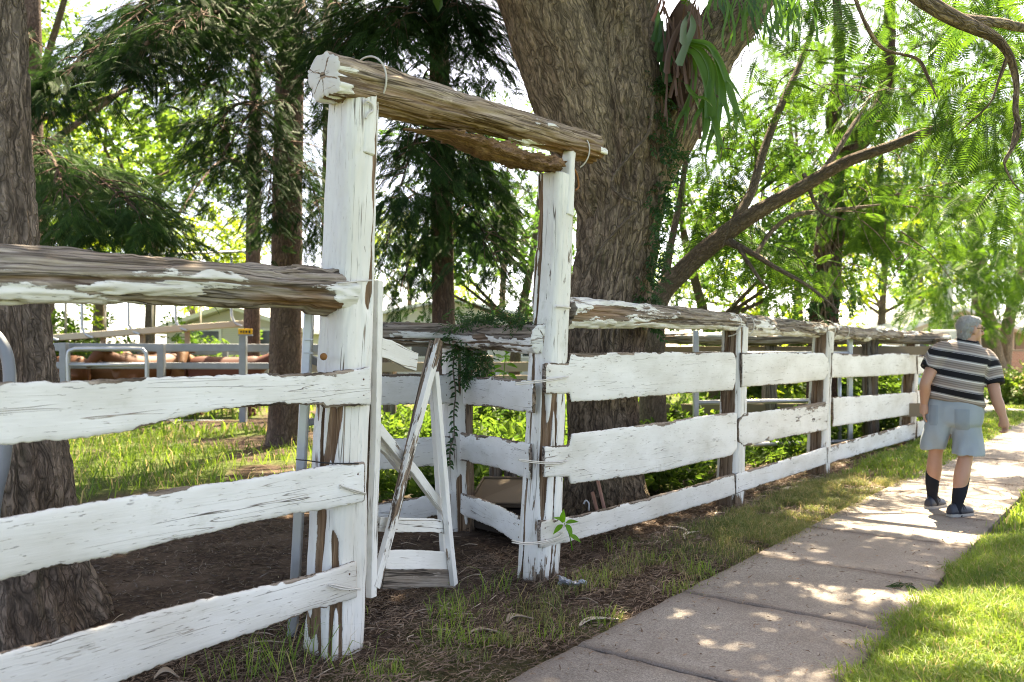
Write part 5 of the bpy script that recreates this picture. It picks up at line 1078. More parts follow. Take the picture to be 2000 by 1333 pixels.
# ---- staghorn fern on the great tree
sf = thing('staghorn_fern', 'large staghorn fern with hanging forked green fronds on the huge trunk', 'fern', at(1330, 130, 7.0))
def strap(parent, pts, w, mat, name='frond', fork=True, d0=6.9, dd=0.0, cup=.15, seed=0):
    r = np.random.default_rng(seed); mb = MB()
    def ribbon(P, W):
        k = crv(np.column_stack([P, W]), 18); C, ww = k[:, :3], np.maximum(k[:, 3], .002); T = unit(np.gradient(C, axis=0)); S = unit(np.cross(T, np.array([.25, -1, .2]) + 0 * T)); N = np.cross(S, T)
        R = np.stack([C - S * ww[:, None] / 2, C + N * (ww * cup)[:, None] * -.6, C + S * ww[:, None] / 2], 1)
        v, q, _ = loft(R, cap=False, closed=False); mb.add(v, q)
    P = np.array([at(a, b, d0 + dd * k / (len(pts) - 1)) for k, (a, b) in enumerate(pts)]); n = len(P)
    W = w * np.array([.45] + [1] * (n - 2) + [1.25]); ribbon(P, W)
    if fork:
        T = unit(P[-1] - P[-2]); S = unit(np.cross(T, [0, -1, 0])); L = w * 3.2
        for s in (-1, 1):
            ribbon(np.array([P[-1] - T * w * .3 + S * s * w * .22, P[-1] + T * L * .5 + S * s * w * .62, P[-1] + T * L * r.uniform(.8, 1.3) + S * s * w * r.uniform(.6, 1.3) - UP * .03]), w * np.array([.75, .5, .04]))
    return mb.build(name, MAT[mat], parent)
r_ = np.random.default_rng(18)
FR = [([(1346, 78), (1388, 90), (1408, 145), (1412, 205)], .06), ([(1340, 95), (1364, 112), (1384, 170), (1388, 232)], .085), ([(1345, 85), (1374, 104), (1390, 150), (1372, 215)], .06), ([(1347, 80), (1395, 100), (1424, 165), (1440, 222)], .05),
      ([(1342, 100), (1356, 130), (1352, 180), (1338, 220)], .05), ([(1343, 90), (1386, 120), (1404, 190), (1396, 258)], .065), ([(1338, 160), (1350, 180), (1362, 190)], .06), ([(1346, 84), (1380, 92), (1404, 118), (1422, 160)], .05)]
for k, (pts, w) in enumerate(FR): strap(sf, pts, w, 'fern', 'frond', True, dd=-.25 + .05 * (k % 6), seed=k, cup=.5)
for k, (pts, w) in enumerate([([(1345, 22), (1354, 50), (1340, 88), (1326, 125)], .055), ([(1346, 28), (1336, 50), (1334, 84)], .05)]): strap(sf, pts, w, 'fern_pale', 'pale_frond', False, dd=-.28, seed=k, cup=.5)
strap(sf, [(1332, 40), (1316, 75), (1306, 108), (1302, 142)], .045, 'fern_dead', 'dead_frond', False, dd=-.2, seed=50, cup=.6)
for k in range(48):
    x0, y0 = r_.uniform(1290, 1364), r_.uniform(-20, 200); L = r_.uniform(35, 100); dx = r_.normal(4, 14); strap(sf, [(x0, y0), (x0 + dx * .3, y0 + L * .4), (x0 + dx, y0 + L)], r_.uniform(.010, .028), 'fern_dead', 'dead_frond', False, dd=r_.uniform(-.1, .12), seed=60 + k, cup=.6)
for k in range(5): strap(sf, [(1284 + 8 * k, 20 + 20 * k), (1286 + 4 * k, 55 + 20 * k), (1280 + 6 * k, 80 + 20 * k)], .07, 'ivy', 'shield_frond', False, dd=-.02, seed=90 + k, cup=.6)
mb = MB(); ell(mb, at(1334, 110, 7.2), (.15, .18, .48)); V_ = mb.V[0]; mb.V[0] = V_ + (fbm(V_ * 9, 3, 4) - .5)[:, None] * .16; mb.build('root_ball', MAT['bark_vine'], sf)
hf = thing('hanging_fern', 'tuft of long narrow drooping fern leaves on the upper right limb', 'fern', at(1470, -10, 7.6))
r_ = np.random.default_rng(8)
for k in range(64):
    x0 = r_.uniform(1380, 1570); y0 = r_.uniform(-70, 5); x1 = x0 + r_.normal(8, 16); L = r_.uniform(50, 110)
    strap(hf, [(x0, y0), (x0 + (x1 - x0) * .3 + 6, y0 + L * .25), (x1, y0 + L * .7), (x1 + r_.normal(2, 5), y0 + L)], r_.uniform(.010, .030), 'fern' if r_.random() < .8 else 'ivy', 'leaf', fork=False, d0=7.35 + r_.uniform(-.3, .3), seed=k)

# ---- leaning feathery tree right of the great tree
bj = at(1275, 680, 9.6); bj[2] = 0
jt = thing('leaning_tree', 'feathery tree with a long pale limb leaning right over the white fence', 'tree', bj)
def jl(K, name='limb', seed=0, mat='bark_limb', par=None, seg=14, n=44, bark=.004, thin=1.0):
    k = crv(np.array([[*at(a, b, d), w * thin * d / FOC / 2] for a, b, d, w in K]), n); mb = MB(); tube(mb, k[:, :3], k[:, 3], seg, bark=bark, seed=seed); return mb.build(name, MAT[mat], par or jt)
gb = bj.copy(); jl([(1272, 930, 9.6, 70), (1275, 760, 9.6, 52), (1282, 600, 9.6, 42), (1335, 528, 9.5, 38), (1415, 458, 9.3, 35), (1490, 408, 9.0, 29), (1560, 370, 8.8, 27), (1650, 318, 8.6, 24), (1740, 285, 8.4, 21), (1830, 250, 8.2, 16), (1880, 225, 8.1, 6)], 'trunk', 1, bark=.008, seg=24, n=90)
jl([(1416, 470, 9.3, 26), (1440, 425, 9.4, 20), (1468, 375, 9.5, 17), (1490, 300, 9.7, 16), (1520, 220, 9.9, 15), (1560, 130, 10.2, 12), (1590, 40, 10.4, 9), (1595, -60, 10.5, 6)], seed=2)
jl([(1296, 560, 9.6, 20), (1312, 470, 9.7, 14), (1330, 380, 9.9, 12), (1345, 290, 10, 10), (1380, 190, 10.2, 8)], seed=3)
jl([(1590, 355, 8.8, 14), (1625, 310, 9.0, 12), (1660, 255, 9.2, 10), (1700, 190, 9.5, 6)], seed=4)
jl([(1418, 470, 9.3, 18), (1470, 495, 9.0, 12), (1510, 520, 8.9, 10), (1580, 560, 8.7, 7), (1640, 610, 8.6, 4)], seed=5)
jl([(1476, 498, 9.0, 10), (1510, 450, 9.2, 10), (1555, 420, 9.4, 10), (1640, 410, 9.8, 8), (1720, 400, 10, 4)], seed=6)
jl([(1440, 480, 9.1, 9), (1480, 540, 8.9, 7), (1500, 565, 8.9, 4)], seed=7)
jl([(1570, 340, 8.8, 10), (1600, 410, 8.7, 7), (1650, 430, 8.6, 4)], seed=8)
rng = np.random.default_rng(55)
def pxcl(n, x0, x1, y0, y1, d0, d1, r): return [(at(rng.uniform(x0, x1), rng.uniform(y0, y1), rng.uniform(d0, d1)), r * rng.uniform(.6, 1.2)) for _ in range(n)]
crown('foliage', MAT['feather'], jt, pxcl(12, 1420, 1600, 60, 330, 9.5, 11, .42) + pxcl(16, 1560, 1760, -20, 250, 8.5, 10.5, .5) + pxcl(9, 1480, 1620, 480, 600, 9, 11, .35) + pxcl(9, 1340, 1480, 400, 520, 10, 11, .35) + pxcl(7, 1640, 1800, 280, 420, 8.2, 9.5, .4)
      + pxcl(14, 1500, 1900, -150, 60, 8, 10, .6) + pxcl(8, 1330, 1420, 280, 420, 10, 11, .35), FEATHER, 15, .36, rng, droop=.45)
tw = []
for _ in range(70):
    a = (rng.uniform(1400, 1800), rng.uniform(60, 520)); d = rng.uniform(8.6, 10.5); b = (a[0] + rng.normal(20, 60), a[1] + rng.normal(30, 50)); tw.append((np.array([at(*a, d), at((a[0] + b[0]) / 2 + rng.normal(0, 8), (a[1] + b[1]) / 2 - 8, d), at(*b, d - .2)]), .008, .003))
twigs(jt, tw)

# ---- limb of a street tree reaching in from the upper right
bs = np.array([7.6, 6.2, 0.])
ot = thing('street_tree', 'street tree reaching in from the right with mottled dark limb across the top right corner', 'tree', bs)
mb = MB(); tube(mb, [bs - UP * .2, bs + UP * 2, bs + [-.2, 0, 4.0], bs + [-.6, -.2, 6.0]], [.30, .24, .22, .16], 24, n=40, bark=.012); mb.build('trunk', MAT['bark_limb'], ot)
def ol(K, seed): jl(K, 'limb', seed, 'bark_big', ot, 20, 60, .005, .8)
pk = [(1760, -30, 4.7, 40), (1815, 8, 4.75, 42), (1868, 38, 4.8, 40), (1905, 55, 4.85, 34), (1945, 75, 4.9, 26), (1972, 110, 4.95, 20), (1985, 160, 5, 16), (1984, 215, 5, 14), (1990, 260, 5, 12), (1962, 318, 5.0, 8)]
ol(pk, 1); ol([(1870, 38, 4.8, 30), (1920, 42, 4.9, 26), (1960, 46, 5, 24), (2010, 55, 5.1, 24), (2200, 60, 5.4, 30), (2480, 120, 5.9, 50)], 2)
ol([(1760, -30, 4.7, 40), (1700, -90, 4.9, 34), (1600, -200, 5.2, 22)], 3)
ol([(1668, -10, 5.2, 10), (1690, 45, 5.2, 11), (1725, 95, 5.3, 9), (1790, 115, 5.3, 8), (1812, 150, 5.3, 8), (1830, 190, 5.3, 5)], 4)
ol([(1968, 110, 4.95, 10), (1950, 160, 5, 8), (1935, 200, 5.0, 7), (1900, 235, 5.1, 6), (1870, 262, 5.2, 4)], 5)
ol([(1985, 240, 5, 9), (1975, 290, 5, 8), (1962, 320, 5, 7), (1985, 365, 5, 5), (2020, 390, 5, 4)], 6)
crown('foliage', MAT['feather'], ot, pxcl(16, 1800, 2050, -30, 230, 5.6, 8, .36) + pxcl(12, 1880, 2060, 180, 420, 6.5, 9, .38) + pxcl(26, 1350, 2500, -700, -60, 4.6, 7.0, .7), FEATHER, 17, .32, rng, droop=.5)
# more of its crown over the footpath, above the picture
crown('crown', MAT['feather'], ot, [(np.array([rng.uniform(-1, 7.5), rng.uniform(3.6, 10), rng.uniform(6.0, 8.5)]), rng.uniform(.6, 1)) for _ in range(55)], FEATHER, 34, .5, rng, droop=.3)

# ---- dark vine covered trunk behind the fence
bv = at(1607, 680, 13.5); bv[2] = 0
vt = thing('vine_tree', 'dark crooked tree trunk wrapped in vines behind the second fence post', 'tree', bv)
jl([(1603, 870, 13.5, 70), (1605, 760, 13.5, 58), (1608, 640, 13.5, 56), (1616, 520, 13.5, 54), (1622, 420, 13.6, 50), (1628, 340, 13.6, 44), (1660, 300, 13.6, 42), (1690, 255, 13.7, 44), (1722, 200, 13.8, 34), (1735, 130, 13.9, 28), (1740, -100, 14, 16)], 'trunk', 3, 'bark_vine', vt, 28, 90, .02)
jl([(1650, 300, 13.6, 36), (1628, 230, 13.5, 30), (1640, 120, 13.4, 22), (1630, -60, 13.4, 14)], 'limb', 4, 'bark_vine', vt, 16, 40, .012)
jl([(1722, 250, 13.4, 8), (1720, 330, 13.4, 10), (1718, 420, 13.4, 22), (1716, 470, 13.4, 24), (1706, 486, 13.4, 16)], 'limb', 5, 'bark_vine', vt, 14, 40, .012)
for k in range(5): jl([(1590 + 14 * k, 660, 13.1, 5), (1615 + 8 * math.sin(k * 2), 560, 13.1, 5), (1600 + 12 * k, 460, 13.15, 5), (1620 + 6 * k, 360, 13.2, 4)], 'vine', 10 + k, 'bark_limb', vt, 6, 30, 0)
crown('foliage', MAT['feather'], vt, pxcl(26, 1600, 1880, 120, 420, 11.5, 14.5, .6) + pxcl(22, 1700, 1960, -60, 260, 11, 14.5, .65) + pxcl(6, 1480, 1640, 0, 180, 13, 15, .6) + pxcl(8, 1660, 1760, 380, 480, 12.5, 14, .4), FEATHER, 24, .40, rng, droop=.5)
crown('ivy', MAT['ivy'], vt, pxcl(12, 1585, 1640, 330, 660, 13.1, 13.4, .13) + pxcl(4, 1640, 1690, 430, 660, 13, 14, .2), TWIG, 24, .16, rng)

# ---- street tree beyond the man with a low feathery crown
bq = at(1948, 680, 24); bq[2] = 0
qt = thing('street_tree', 'brown double trunked street tree with low feathery crown beyond the walking man', 'tree', bq)
jl([(1950, 745, 24, 50), (1942, 700, 24, 36), (1930, 640, 24, 34), (1915, 560, 24, 30), (1900, 400, 24, 20)], 'trunk', 1, 'bark_limb', qt, 18, 50, .02)
jl([(1955, 745, 24.3, 40), (1962, 700, 24.3, 26), (1968, 640, 24.3, 24), (1990, 540, 24.3, 18), (2020, 400, 24, 12)], 'trunk', 2, 'bark_limb', qt, 18, 50, .02)
crown('foliage', MAT['feather'], qt, pxcl(24, 1760, 2060, 330, 620, 15, 22, .85) + pxcl(24, 1800, 2060, 440, 640, 18, 24, .8) + pxcl(22, 1740, 2100, 120, 420, 16, 24, 1.0), FEATHER, 34, .46, rng, droop=.55)

# ---- trees in the background, each with its own trunk, limbs and leaf clumps
def far_tree(proto_seed, mat, fine, n, H, R, low, spread=1.0):
    r = np.random.default_rng(proto_seed); t = bpy.data.objects.new('background_tree', None); COL.objects.link(t)
    mb = MB(); lean = r.normal(0, .5); tube(mb, [[0, 0, -.3], [lean * .2, 0, H * .25], [lean, .2, H * .6], [lean * 1.4, .3, H * .92]], [.26, .19, .13, .04], 10, n=26, bark=.01, seed=proto_seed)
    cls = []
    for k in range(9):
        a = r.uniform(0, 2 * PI); z0 = H * r.uniform(.25, .7); L = R * r.uniform(.6, 1.05); e = np.array([math.cos(a) * L, math.sin(a) * L, z0 + r.uniform(.05, .35) * H])
        tube(mb, [[lean * z0 / H, 0, z0], e * .5 + [0, 0, z0 * .5], e], [.09, .06, .02], 6, n=10)
        for _ in range(3): cls.append((e + r.normal(0, R * .22, 3), R * .34 * r.uniform(.6, 1.2)))
    while len(cls) < n:
        a = r.uniform(0, 2 * PI); z = r.uniform(low, 1.0); w = R * math.sin(PI * min(1, .18 + .72 * (1 - (z - low) / (1 - low)))) ; q_ = w * math.sqrt(r.uniform(.05, 1)); cls.append((np.array([math.cos(a) * q_, math.sin(a) * q_, z * H]), R * .26 * r.uniform(.6, 1.3)))
    mb.build('trunk', MAT['bark_limb'], t); crown('crown', MAT[mat], t, cls, TWIG if not fine else FEATHER, 62 if not fine else 44, .46 if not fine else .52, r, droop=.2, gaps=False)
    return t
def copy_tree(t):
    c = t.copy(); COL.objects.link(c)
    for ch in t.children: d = ch.copy(); COL.objects.link(d); d.parent = c
    return c
PROTO = {'lime': far_tree(1, 'lime', False, 36, 11, 4.2, .12), 'mid': far_tree(2, 'mid', False, 34, 13, 4.2, .2), 'dark': far_tree(3, 'broad', False, 40, 10, 3.4, .12), 'feather': far_tree(4, 'feather', True, 36, 13, 4.5, .3), 'thin': far_tree(5, 'mid', False, 20, 14, 3.4, .5)}
used = set()
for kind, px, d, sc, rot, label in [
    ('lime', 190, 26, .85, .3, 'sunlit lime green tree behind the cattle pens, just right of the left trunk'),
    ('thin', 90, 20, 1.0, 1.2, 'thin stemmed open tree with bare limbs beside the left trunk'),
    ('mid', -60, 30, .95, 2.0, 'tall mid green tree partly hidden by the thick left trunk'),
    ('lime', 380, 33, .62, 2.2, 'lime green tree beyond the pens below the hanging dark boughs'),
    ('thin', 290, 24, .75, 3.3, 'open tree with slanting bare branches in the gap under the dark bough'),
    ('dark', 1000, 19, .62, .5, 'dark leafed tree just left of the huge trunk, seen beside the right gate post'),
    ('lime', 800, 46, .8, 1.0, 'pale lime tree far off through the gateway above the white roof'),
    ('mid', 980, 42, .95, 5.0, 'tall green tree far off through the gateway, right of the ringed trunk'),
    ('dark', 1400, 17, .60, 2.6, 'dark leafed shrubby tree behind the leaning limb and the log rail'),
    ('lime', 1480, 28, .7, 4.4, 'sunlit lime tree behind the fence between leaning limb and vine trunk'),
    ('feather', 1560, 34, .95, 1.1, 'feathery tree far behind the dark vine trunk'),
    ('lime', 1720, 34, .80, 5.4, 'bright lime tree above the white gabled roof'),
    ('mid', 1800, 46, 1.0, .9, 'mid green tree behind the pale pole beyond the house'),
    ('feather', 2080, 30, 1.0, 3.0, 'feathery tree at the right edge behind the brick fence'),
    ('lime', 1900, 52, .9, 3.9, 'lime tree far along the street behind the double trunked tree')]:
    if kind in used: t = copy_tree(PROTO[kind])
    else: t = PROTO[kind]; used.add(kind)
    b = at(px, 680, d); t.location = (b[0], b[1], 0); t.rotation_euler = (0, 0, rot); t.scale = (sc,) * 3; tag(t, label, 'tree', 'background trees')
for i, (px, d, w, h, mt, label) in enumerate([
    (260, 21, 2.4, 1.9, 'feather', 'low bright shrub behind the cattle pens below the catwalk'), (430, 22, 2.0, 1.6, 'mid', 'low green shrub behind the pens near the yellow plate'),
    (1440, 15.5, 1.5, 1.7, 'mid', 'leafy shrub behind the white fence right of the huge trunk'), (1530, 19, 2.4, 2.4, 'lime', 'bright yellow green shrub left of the vine trunk'),
    (1690, 18, 1.4, 1.6, 'mid', 'green shrub between vine trunk and the white roof'), (1700, 14.2, 1.3, .95, 'mid', 'low leafy shrub between the fence boards left of the man'),
    (1995, 21, 1.0, .7, 'yardgrass', 'low green garden bush before the brick fence'), (120, 19, 1.6, 2.0, 'mid', 'green shrub right behind the left trunk')]):
    r = np.random.default_rng(300 + i); b = at(px, 680, d); b[2] = 0; t = thing('shrub', label, 'shrub', b, 'background shrubs'); mb = MB()
    for k in range(6): a = r.uniform(0, 6.28); tube(mb, [b, b + [math.cos(a) * w * .2, math.sin(a) * w * .2, h * .5], b + [math.cos(a) * w * .4, math.sin(a) * w * .4, h * .85]], [.03, .02, .008], 5, n=8)
    mb.build('stems', MAT['bark_limb'], t); crown('foliage', MAT[mt], t, [(b + np.array([r.uniform(-w, w) * .5, r.uniform(-w, w) * .4, h * r.uniform(.2, .9)]), w * .28) for _ in range(16)], TWIG, 40, .34, r)

# ------------------------------------------------------------------ grass, litter, weeds
def blades(name, mat, P, h, w, seed, label, cat, lean=.5, drop=0.0):
    """curved grass blades, each a tapered strip of two faces"""
    r = np.random.default_rng(seed); N = len(P); a = r.uniform(0, 2 * PI, N); b = r.uniform(0, 2 * PI, N); h = h * r.uniform(.5, 1.3, N) if np.ndim(h) == 0 else h * r.uniform(.6, 1.3, N)
    w = w * r.uniform(.7, 1.3, N); S = np.stack([np.cos(a), np.sin(a), 0 * a], 1) * w[:, None] / 2; L = lean * r.uniform(.2, 1.4, N) * h; D = np.stack([np.cos(b), np.sin(b), 0 * b], 1)
    m1 = P + D * (L * .3)[:, None] + UP * (h * .6)[:, None]; t = P + D * L[:, None] + UP * (h * (1 - .35 * np.clip(L / h, 0, 1.5)))[:, None]
    V = np.stack([P - S, P + S, m1 + S * .8, m1 - S * .8, t], 1).reshape(-1, 3); o = np.arange(N)[:, None] * 5
    o2 = MB().add(V, o + [0, 1, 2, 3], o + [3, 2, 4]).build(name, MAT[mat], None, smooth=False)
    return tag(o2, label, cat, kind='stuff')
def scatter(n, s0, s1, q0, q1, seed, dens=None):
    r = np.random.default_rng(seed); s, q = r.uniform(s0, s1, n), r.uniform(q0, q1, n); P = P0 + np.outer(s, FD) + np.outer(q, FN)
    if dens is not None: P = P[r.uniform(0, 1, n) < dens(P, s, q)]
    P[:, 2] = gz(P); return P
def in_view(P, m=120): px = 1000 + FOC * P[:, 0] / np.maximum(P[:, 1], .1); return (P[:, 1] > 2.6) & (px > -m) & (px < 2000 + m)
def vis(P): return P[in_view(P)]
n2 = lambda P, f, s: fbm(P * [f, f, 0], 3, s)
# lawn right of the footpath, creeping over its edge
A = scatter(330000, -1, 4.5, 1.9, 5.2, 1, lambda P, s, q: sst(q - 2.08 + .16 * (n2(P, 3.2, 3) - .5) * 2, -.06, .08) * (.45 + .8 * n2(P, 4, 4)) * in_view(P))
A[:, 2] -= .005
blades('lawn_grass', 'lawn', A, .075 + .05 * n2(A, 2.2, 8), .0058, 11, 'thick green lawn grass beside the footpath in the near right corner', 'grass', .75)
A = scatter(150000, 4.5, 24, 1.95, 9, 2, lambda P, s, q: sst(q - 2.08 + .16 * (n2(P, 3, 3) - .5) * 2, -.05, .1) * in_view(P) * np.exp(-(P[:, 1] - 5) / 14))
blades('lawn_grass', 'lawn', A, .11, .011, 12, 'lawn grass further along right of the footpath behind the man', 'grass', .7)
# verge between fence and footpath: thin grass, thicker further along
dv = lambda P, s, q: np.clip((sst(n2(P, 1.7, 15), .47, .62) * .16 + .95 * sst(s + 2.0 * (n2(P, 1.1, 16) - .5) + 1.3 * (q - .45), 1.9, 5.0) * sst(n2(P, 2.3, 19), .36, .55)) * sst(q, .12, .45 - .01 * np.clip(s, 0, 20)), 0, 1)
A = vis(scatter(120000, -.8, 7, .03, 1.0, 3, dv)); blades('verge_grass', 'verge', A, .075, .0042, 13, 'patchy short grass on the dirt verge between fence and footpath', 'grass', .9)
A = vis(scatter(70000, 7, 26, .03, 1.05, 4, lambda P, s, q: dv(P, s, q))); blades('verge_grass', 'lawn', A, .10, .010, 14, 'greener verge grass along the fence ahead of the man', 'grass', .8)
# separate tufts
r = np.random.default_rng(77); T = []
for px, py, n, hh in [(600, 1300, 26, .26), (545, 1322, 24, .26), (650, 1312, 14, .20), (490, 1330, 20, .22), (420, 1330, 14, .18), (905, 1185, 60, .12), (972, 1160, 24, .20), (880, 1215, 40, .10), (905, 1255, 60, .11), (880, 1205, 30, .13), (1210, 1080, 30, .12), (1160, 1140, 40, .12), (1175, 1215, 60, .10), (1330, 1160, 50, .10), (750, 1320, 60, .08), (1090, 1240, 40, .10), (960, 1255, 40, .08), (1290, 1100, 60, .09), (690, 1200, 14, .08), (860, 1250, 30, .10), (1365, 1130, 60, .12)]:
    c = gnd(px, py); p = np.repeat(c[None], n, 0) + r.normal(0, .05 + hh * .12, (n, 3)) * [1, 1, 0]; T.append((p, np.full(n, hh)))
P = np.concatenate([a for a, _ in T]); H = np.concatenate([b for _, b in T]); P[:, 2] = gz(P)
blades('grass_tufts', 'lawn', P, H, .0042, 15, 'loose tufts of long green grass at the post feet and on the litter', 'grass', 1.0)
# yard grass behind the fence
ya = lambda P, s, q: yard_green(P) * in_view(P)
A = scatter(90000, -8, 24, -14, -.4, 5, lambda P, s, q: ya(P, s, q) * (P[:, 1] < 13.5) * (P[:, 1] > 6.5)); blades('yard_grass', 'yardgrass', A, .20, .011, 16, 'long sunlit grass growing in the yard behind the fence', 'grass', 1.0)
A = scatter(60000, -14, 30, -26, -2, 6, lambda P, s, q: ya(P, s, q) * (P[:, 1] > 13.5) * (P[:, 1] < 26)); blades('yard_grass', 'yardgrass', A, .22, .03, 17, 'far sunlit grass by the cattle pens', 'grass', 1.0)
# leafy weeds behind the right fence and the inner fence
r = np.random.default_rng(5); mb = MB(); P = []
for k in range(9000):
    px, d = r.uniform(700, 1840), r.uniform(7.4, 15)
    c = at(px, 680, d); c[2] = 0; P.append(c)
P = np.array(P); s, q = sq_of(P); nn = n2(P, .9, 44); keep = (q < -.5) & (r.uniform(0, 1, len(P)) < sst(nn, .38, .55)) & (np.hypot(P[:, 0] - bb[0], P[:, 1] - bb[1]) > .6); P = P[keep]; nn = nn[keep]
P[:, 2] = gz(P) + r.uniform(0, 1, len(P)) * (.15 + .9 * np.clip(nn - .4, 0, 1))
D = unit(np.stack([r.normal(0, .6, len(P)), r.normal(0, .6, len(P)), r.uniform(.2, 1, len(P))], 1)); instances(mb, TWIG, P, D, r.uniform(.18, .32, len(P)), rng=r)
tag(mb.build('yard_weeds', MAT['mid'], None, smooth=False), 'leafy green weeds growing behind the white boards', 'weeds', kind='stuff')
# fallen needles and twigs
def needles(name, P, L, w, seed, label, mat='needle'):
    r = np.random.default_rng(seed); N = len(P); a = r.uniform(0, 2 * PI, N); L = L * r.uniform(.4, 1.4, N); D = np.stack([np.cos(a), np.sin(a), r.normal(.1, .22, N)], 1); S = np.stack([-np.sin(a), np.cos(a), r.normal(0, .3, N)], 1) * (w * r.uniform(.6, 1.5, N))[:, None]
    cv = np.stack([-np.sin(a), np.cos(a), 0 * a], 1) * (L * r.normal(0, .15, N))[:, None]; P = P + UP * r.uniform(.003, .018, N)[:, None]; m_ = P + D * (L * .5)[:, None] + cv; e = P + D * L[:, None]
    V = np.stack([P - S, P + S, m_ + S + UP * .003, m_ - S, e], 1).reshape(-1, 3); o = np.arange(N)[:, None] * 5
    return tag(MB().add(V, o + [0, 1, 2, 3], o + [3, 2, 4]).build(name, MAT[mat], None, smooth=False), label, 'litter', kind='stuff')
A = vis(scatter(62000, -1.0, 9, -.6, .96, 21, lambda P, s, q: np.clip(1.25 - .09 * s, .2, 1) * (.35 + .9 * n2(P, 2.5, 4)))); needles('leaf_litter', A, .060, .0016, 22, 'brown fallen needles and bark bits on the dirt before the gateway')
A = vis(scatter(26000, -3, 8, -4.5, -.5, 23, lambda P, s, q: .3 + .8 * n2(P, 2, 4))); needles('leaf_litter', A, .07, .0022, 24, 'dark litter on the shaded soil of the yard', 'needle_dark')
A = vis(scatter(5200, -1, 12, .95, 2.0, 25, lambda P, s, q: .2 + .9 * sst(np.abs(q - 1.5), .2, .5))); A[:, 2] = .036; needles('path_litter', A, .028, .0024, 26, 'few small needles and crumbs lying on the footpath')
r = np.random.default_rng(91); mb = MB()
for _ in range(130):
    c = P0 + FD * r.uniform(-.8, 7) + FN * r.uniform(-1.5, .85); c[2] = gz(c[None])[0] + .008; a = r.uniform(0, 6.28); L = r.uniform(.06, .22); d = np.array([math.cos(a), math.sin(a), 0]); tube(mb, [c, c + d * L * .5 + [r.normal(0, .015), r.normal(0, .015), .012], c + d * L], [.0035, .003, .0015], 5, n=7)
tag(mb.build('fallen_twigs', MAT['barkstrip'], None), 'thin dry twigs scattered on the needle litter', 'twigs', kind='stuff')
# strips of shed bark, each a thing one can pick up
def bark_strip(a, b, w, label, curl=.008, z=.010, mat='barkstrip'):
    A_, B_ = gnd(*a), gnd(*b); A_[2] = gz(A_[None])[0] + z; B_[2] = gz(B_[None])[0] + z; d = unit(B_ - A_); sd = np.array([-d[1], d[0], 0]); R = []
    for t in np.linspace(0, 1, 16):
        c = A_ + (B_ - A_) * t + UP * (curl * math.sin(t * PI)) + sd * .04 * math.sin(t * 4); ww = w * (.25 + math.sin(PI * min(1, t + .08)) * .8); R.append([c - sd * ww / 2 + UP * .006, c + UP * .0, c + sd * ww / 2 + UP * .007, c + sd * ww / 2 + UP * .003, c - UP * .004, c - sd * ww / 2 + UP * .002])
    v, q, t = loft(np.array(R)); tag(MB().add(v, q, t).build('bark_strip', MAT[mat], None), label, 'bark strip', 'shed bark strips on the ground')
MAT['palebark'] = plain('pale_bark', (.62, .54, .44), .8)
bark_strip((1132, 1224), (1202, 1210), .035, 'pale curled bark strip lying in the grass beside the near footpath edge', mat='palebark')
bark_strip((1302, 1036), (1352, 1048), .03, 'pale bark strip on the litter halfway along the verge', mat='palebark'); bark_strip((1338, 1062), (1366, 1044), .025, 'short upturned bark strip just beside the halfway pale one', mat='palebark')
bark_strip((1398, 1012), (1422, 1008), .035, 'brown bark scrap below the third fence post', .01); bark_strip((1432, 1008), (1470, 1014), .02, 'thin forked bark sliver right of the third post foot', .01)
bark_strip((990, 1212), (1035, 1203), .045, 'broad brown bark piece in the dirt between the gate posts', .015); bark_strip((915, 1238), (980, 1230), .018, 'reddish thin bark sliver in front of the gateway', .008)
bark_strip((1560, 1018), (1615, 1028), .03, 'dark bark flake on the footpath edge near the man', .01); bark_strip((300, 1325), (350, 1318), .05, 'brown dead leaf under the lowest left board', .02)
bark_strip((1530, 962), (1590, 955), .10, 'flat patch of pale wood chips under the right fence', .004, .01, 'palebark')

# crumpled wrapper, fallen sprig, gate post seedling, hanging creeper
wr = gnd(1118, 1145); r = np.random.default_rng(4); R = []
for t in np.linspace(0, 1, 14): c = wr + np.array([(t - .5) * .16, (t - .5) * -.05, .022 + .01 * math.sin(t * 9)]); a = np.arange(9) / 9 * 6.28; rr = (.012 + .018 * (1 - t)) * r.uniform(.5, 1.4, 9); R.append(c + np.stack([r.normal(0, .006, 9), np.cos(a) * rr, np.sin(a) * rr * .8], 1))
v, q, t = loft(np.array(R)); tag(MB().add(v, q, t).build('wrapper', plain('foil_wrapper', (.55, .56, .62), .3, .5, .5), None, smooth=False), 'crumpled silvery wrapper on the ground by the right gate post', 'litter')
mb = MB(); c = gnd(1772, 1158); c[2] = .045; r = np.random.default_rng(9); instances(mb, SPRAY, np.repeat(c[None], 7, 0) + r.normal(0, .02, (7, 3)) * [1, 1, .3], np.stack([np.cos(np.arange(7) * .9), np.sin(np.arange(7) * .9), 0 * np.arange(7) + .05], 1), r.uniform(.10, .18, 7), rng=None)
tag(mb.build('fallen_sprig', MAT['conifer'], None, smooth=False), 'small dark conifer sprig lying on the footpath near the lawn', 'sprig')
def leaf_obj(parent, p, d, L, w, mat='sprout', name='leaf', up=(0, -.6, 1), me_cache={}):
    k = (round(L, 3), round(w, 3), mat)
    if k not in me_cache:
        mb = MB(); R = []
        for t in np.linspace(0, 1, 7): ww = w * math.sin(PI * (t ** .75)) + .0005; R.append([[t * L, -ww / 2, .12 * ww - .25 * L * t * t], [t * L, 0, -.25 * L * t * t], [t * L, ww / 2, .12 * ww - .25 * L * t * t]])
        v, q, _ = loft(np.array(R), cap=False, closed=False); mb.add(v, q); me_cache[k] = mb.mesh(name, MAT[mat])
    x, y, z = axes(d, up); return link(name, me_cache[k], parent, mat4(p, x, y, z))
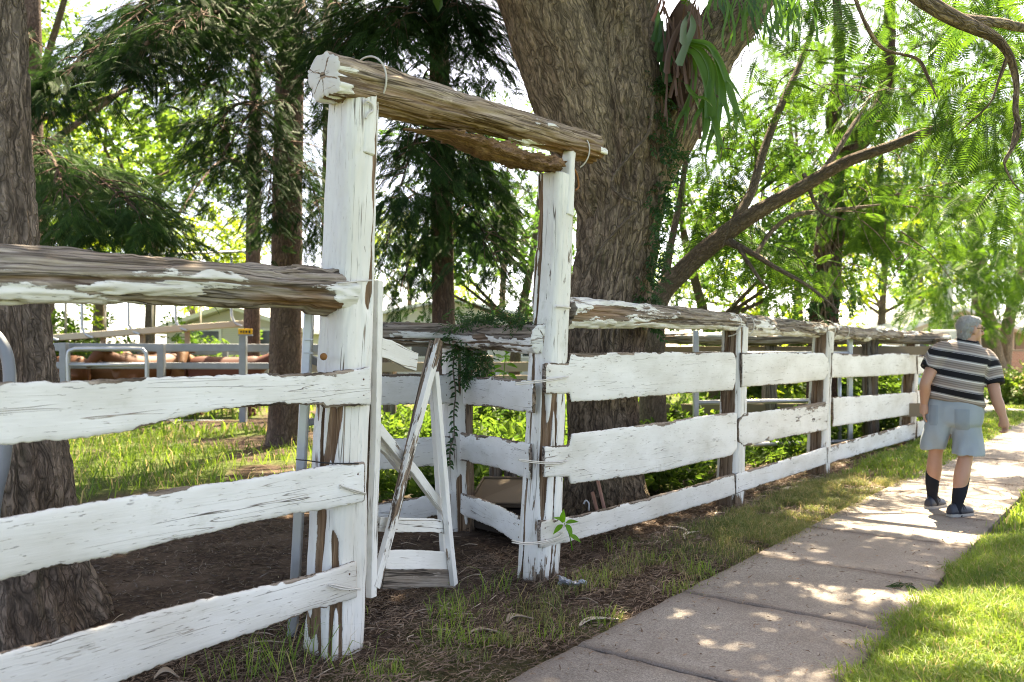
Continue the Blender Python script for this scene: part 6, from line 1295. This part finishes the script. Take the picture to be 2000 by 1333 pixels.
sd = thing('seedling', 'small bright green seedling against the right gate post foot', 'plant', onf(1102, 1062, .16))
mb = MB(); tube(mb, [onf(1118, 1075, .16), onf(1112, 1045, .17), onf(1101, 1020, .175)], [.004, .003, .002], 6, n=10); mb.build('stem', MAT['sprout'], sd)
for px, py, dx, dz in [(1104, 1020, -.7, .5), (1104, 1022, .8, .3), (1100, 1025, -.8, -.5), (1106, 1024, .5, -.8), (1112, 1045, .8, -.3), (1098, 1022, .05, 1)]: leaf_obj(sd, onf(px, py, .18), (dx, -.35, dz), .085, .038)
cr = thing('creeper', 'dark green creeper hanging down the inner corner post', 'creeper', at(885, 660, 6.5))
mb = MB(); cp = [at(905, 648, 6.5), at(890, 680, 6.48), at(885, 725, 6.46), at(890, 765, 6.47), at(886, 810, 6.46), at(887, 850, 6.47), at(879, 880, 6.46), at(879, 910, 6.47)]; tube(mb, cp, .005, 6, n=40); mb.build('stem', MAT['bark_limb'], cr)
C = crv(np.array(cp), 34)
for k, c in enumerate(C[3:]):
    for s_ in (-1, 1):
        if (k * 7 + s_) % 5 == 0: continue
        z_ = (.034, .042, .052)[(k * 3 + s_) % 3]; leaf_obj(cr, c + UP * .012 * math.sin(k * 5.1 + s_), (s_ * 1.0, -.5 + .4 * math.sin(k * 2.3 + s_), -.4 + .45 * math.sin(k * 3 + s_ * 2)), z_, z_ * .5, 'ivy')
r = np.random.default_rng(6); mb = MB(); n = 150; px = r.normal(915, 24, n); py = r.uniform(622, 735, n); px = np.where(py > 690, r.normal(925, 12, n), px); P = np.array([at(a, b, 6.45 + r.uniform(-.1, .1)) for a, b in zip(px, py)])
instances(mb, TWIG_FINE, P, np.stack([r.normal(0, .7, n), r.normal(-.5, .4, n), r.normal(-.4, .5, n)], 1), r.uniform(.08, .17, n), rng=r); o = mb.build('leaf_mass', MAT['ivy'], cr, smooth=False); o['kind'] = 'stuff'
mb = MB(); n = 160; P = np.array([at(a, 628 + r.normal(0, 4), 6.3 - (a - 890) / 140 * 1.0) for a in r.uniform(890, 1030, n)]); instances(mb, TWIG_FINE, P, np.stack([r.normal(0, .7, n), r.normal(-.2, .4, n), r.normal(.2, .4, n)], 1), r.uniform(.05, .10, n), rng=r); o = mb.build('creeping_leaves', MAT['ivy'], cr, smooth=False); o['kind'] = 'stuff'
yp = thing('seedling', 'yellow green leafy weed behind the boards inside the gateway', 'plant', at(985, 760, 7.2))
mb = MB(); tube(mb, [at(985, 800, 7.2), at(984, 740, 7.2), at(988, 690, 7.2)], [.006, .005, .003], 6, n=12); mb.build('stem', MAT['sprout'], yp)
for px, py, dx, dz in [(986, 695, .6, .6), (984, 700, -.7, .4), (990, 712, .8, -.1), (980, 715, -.8, -.1), (992, 730, .9, -.4), (968, 728, -.5, -.2), (988, 690, .1, 1), (983, 742, -.8, -.5), (965, 726, .7, .1)]: leaf_obj(yp, at(px, py, 7.15), (dx, -.4, dz), .10, .05)
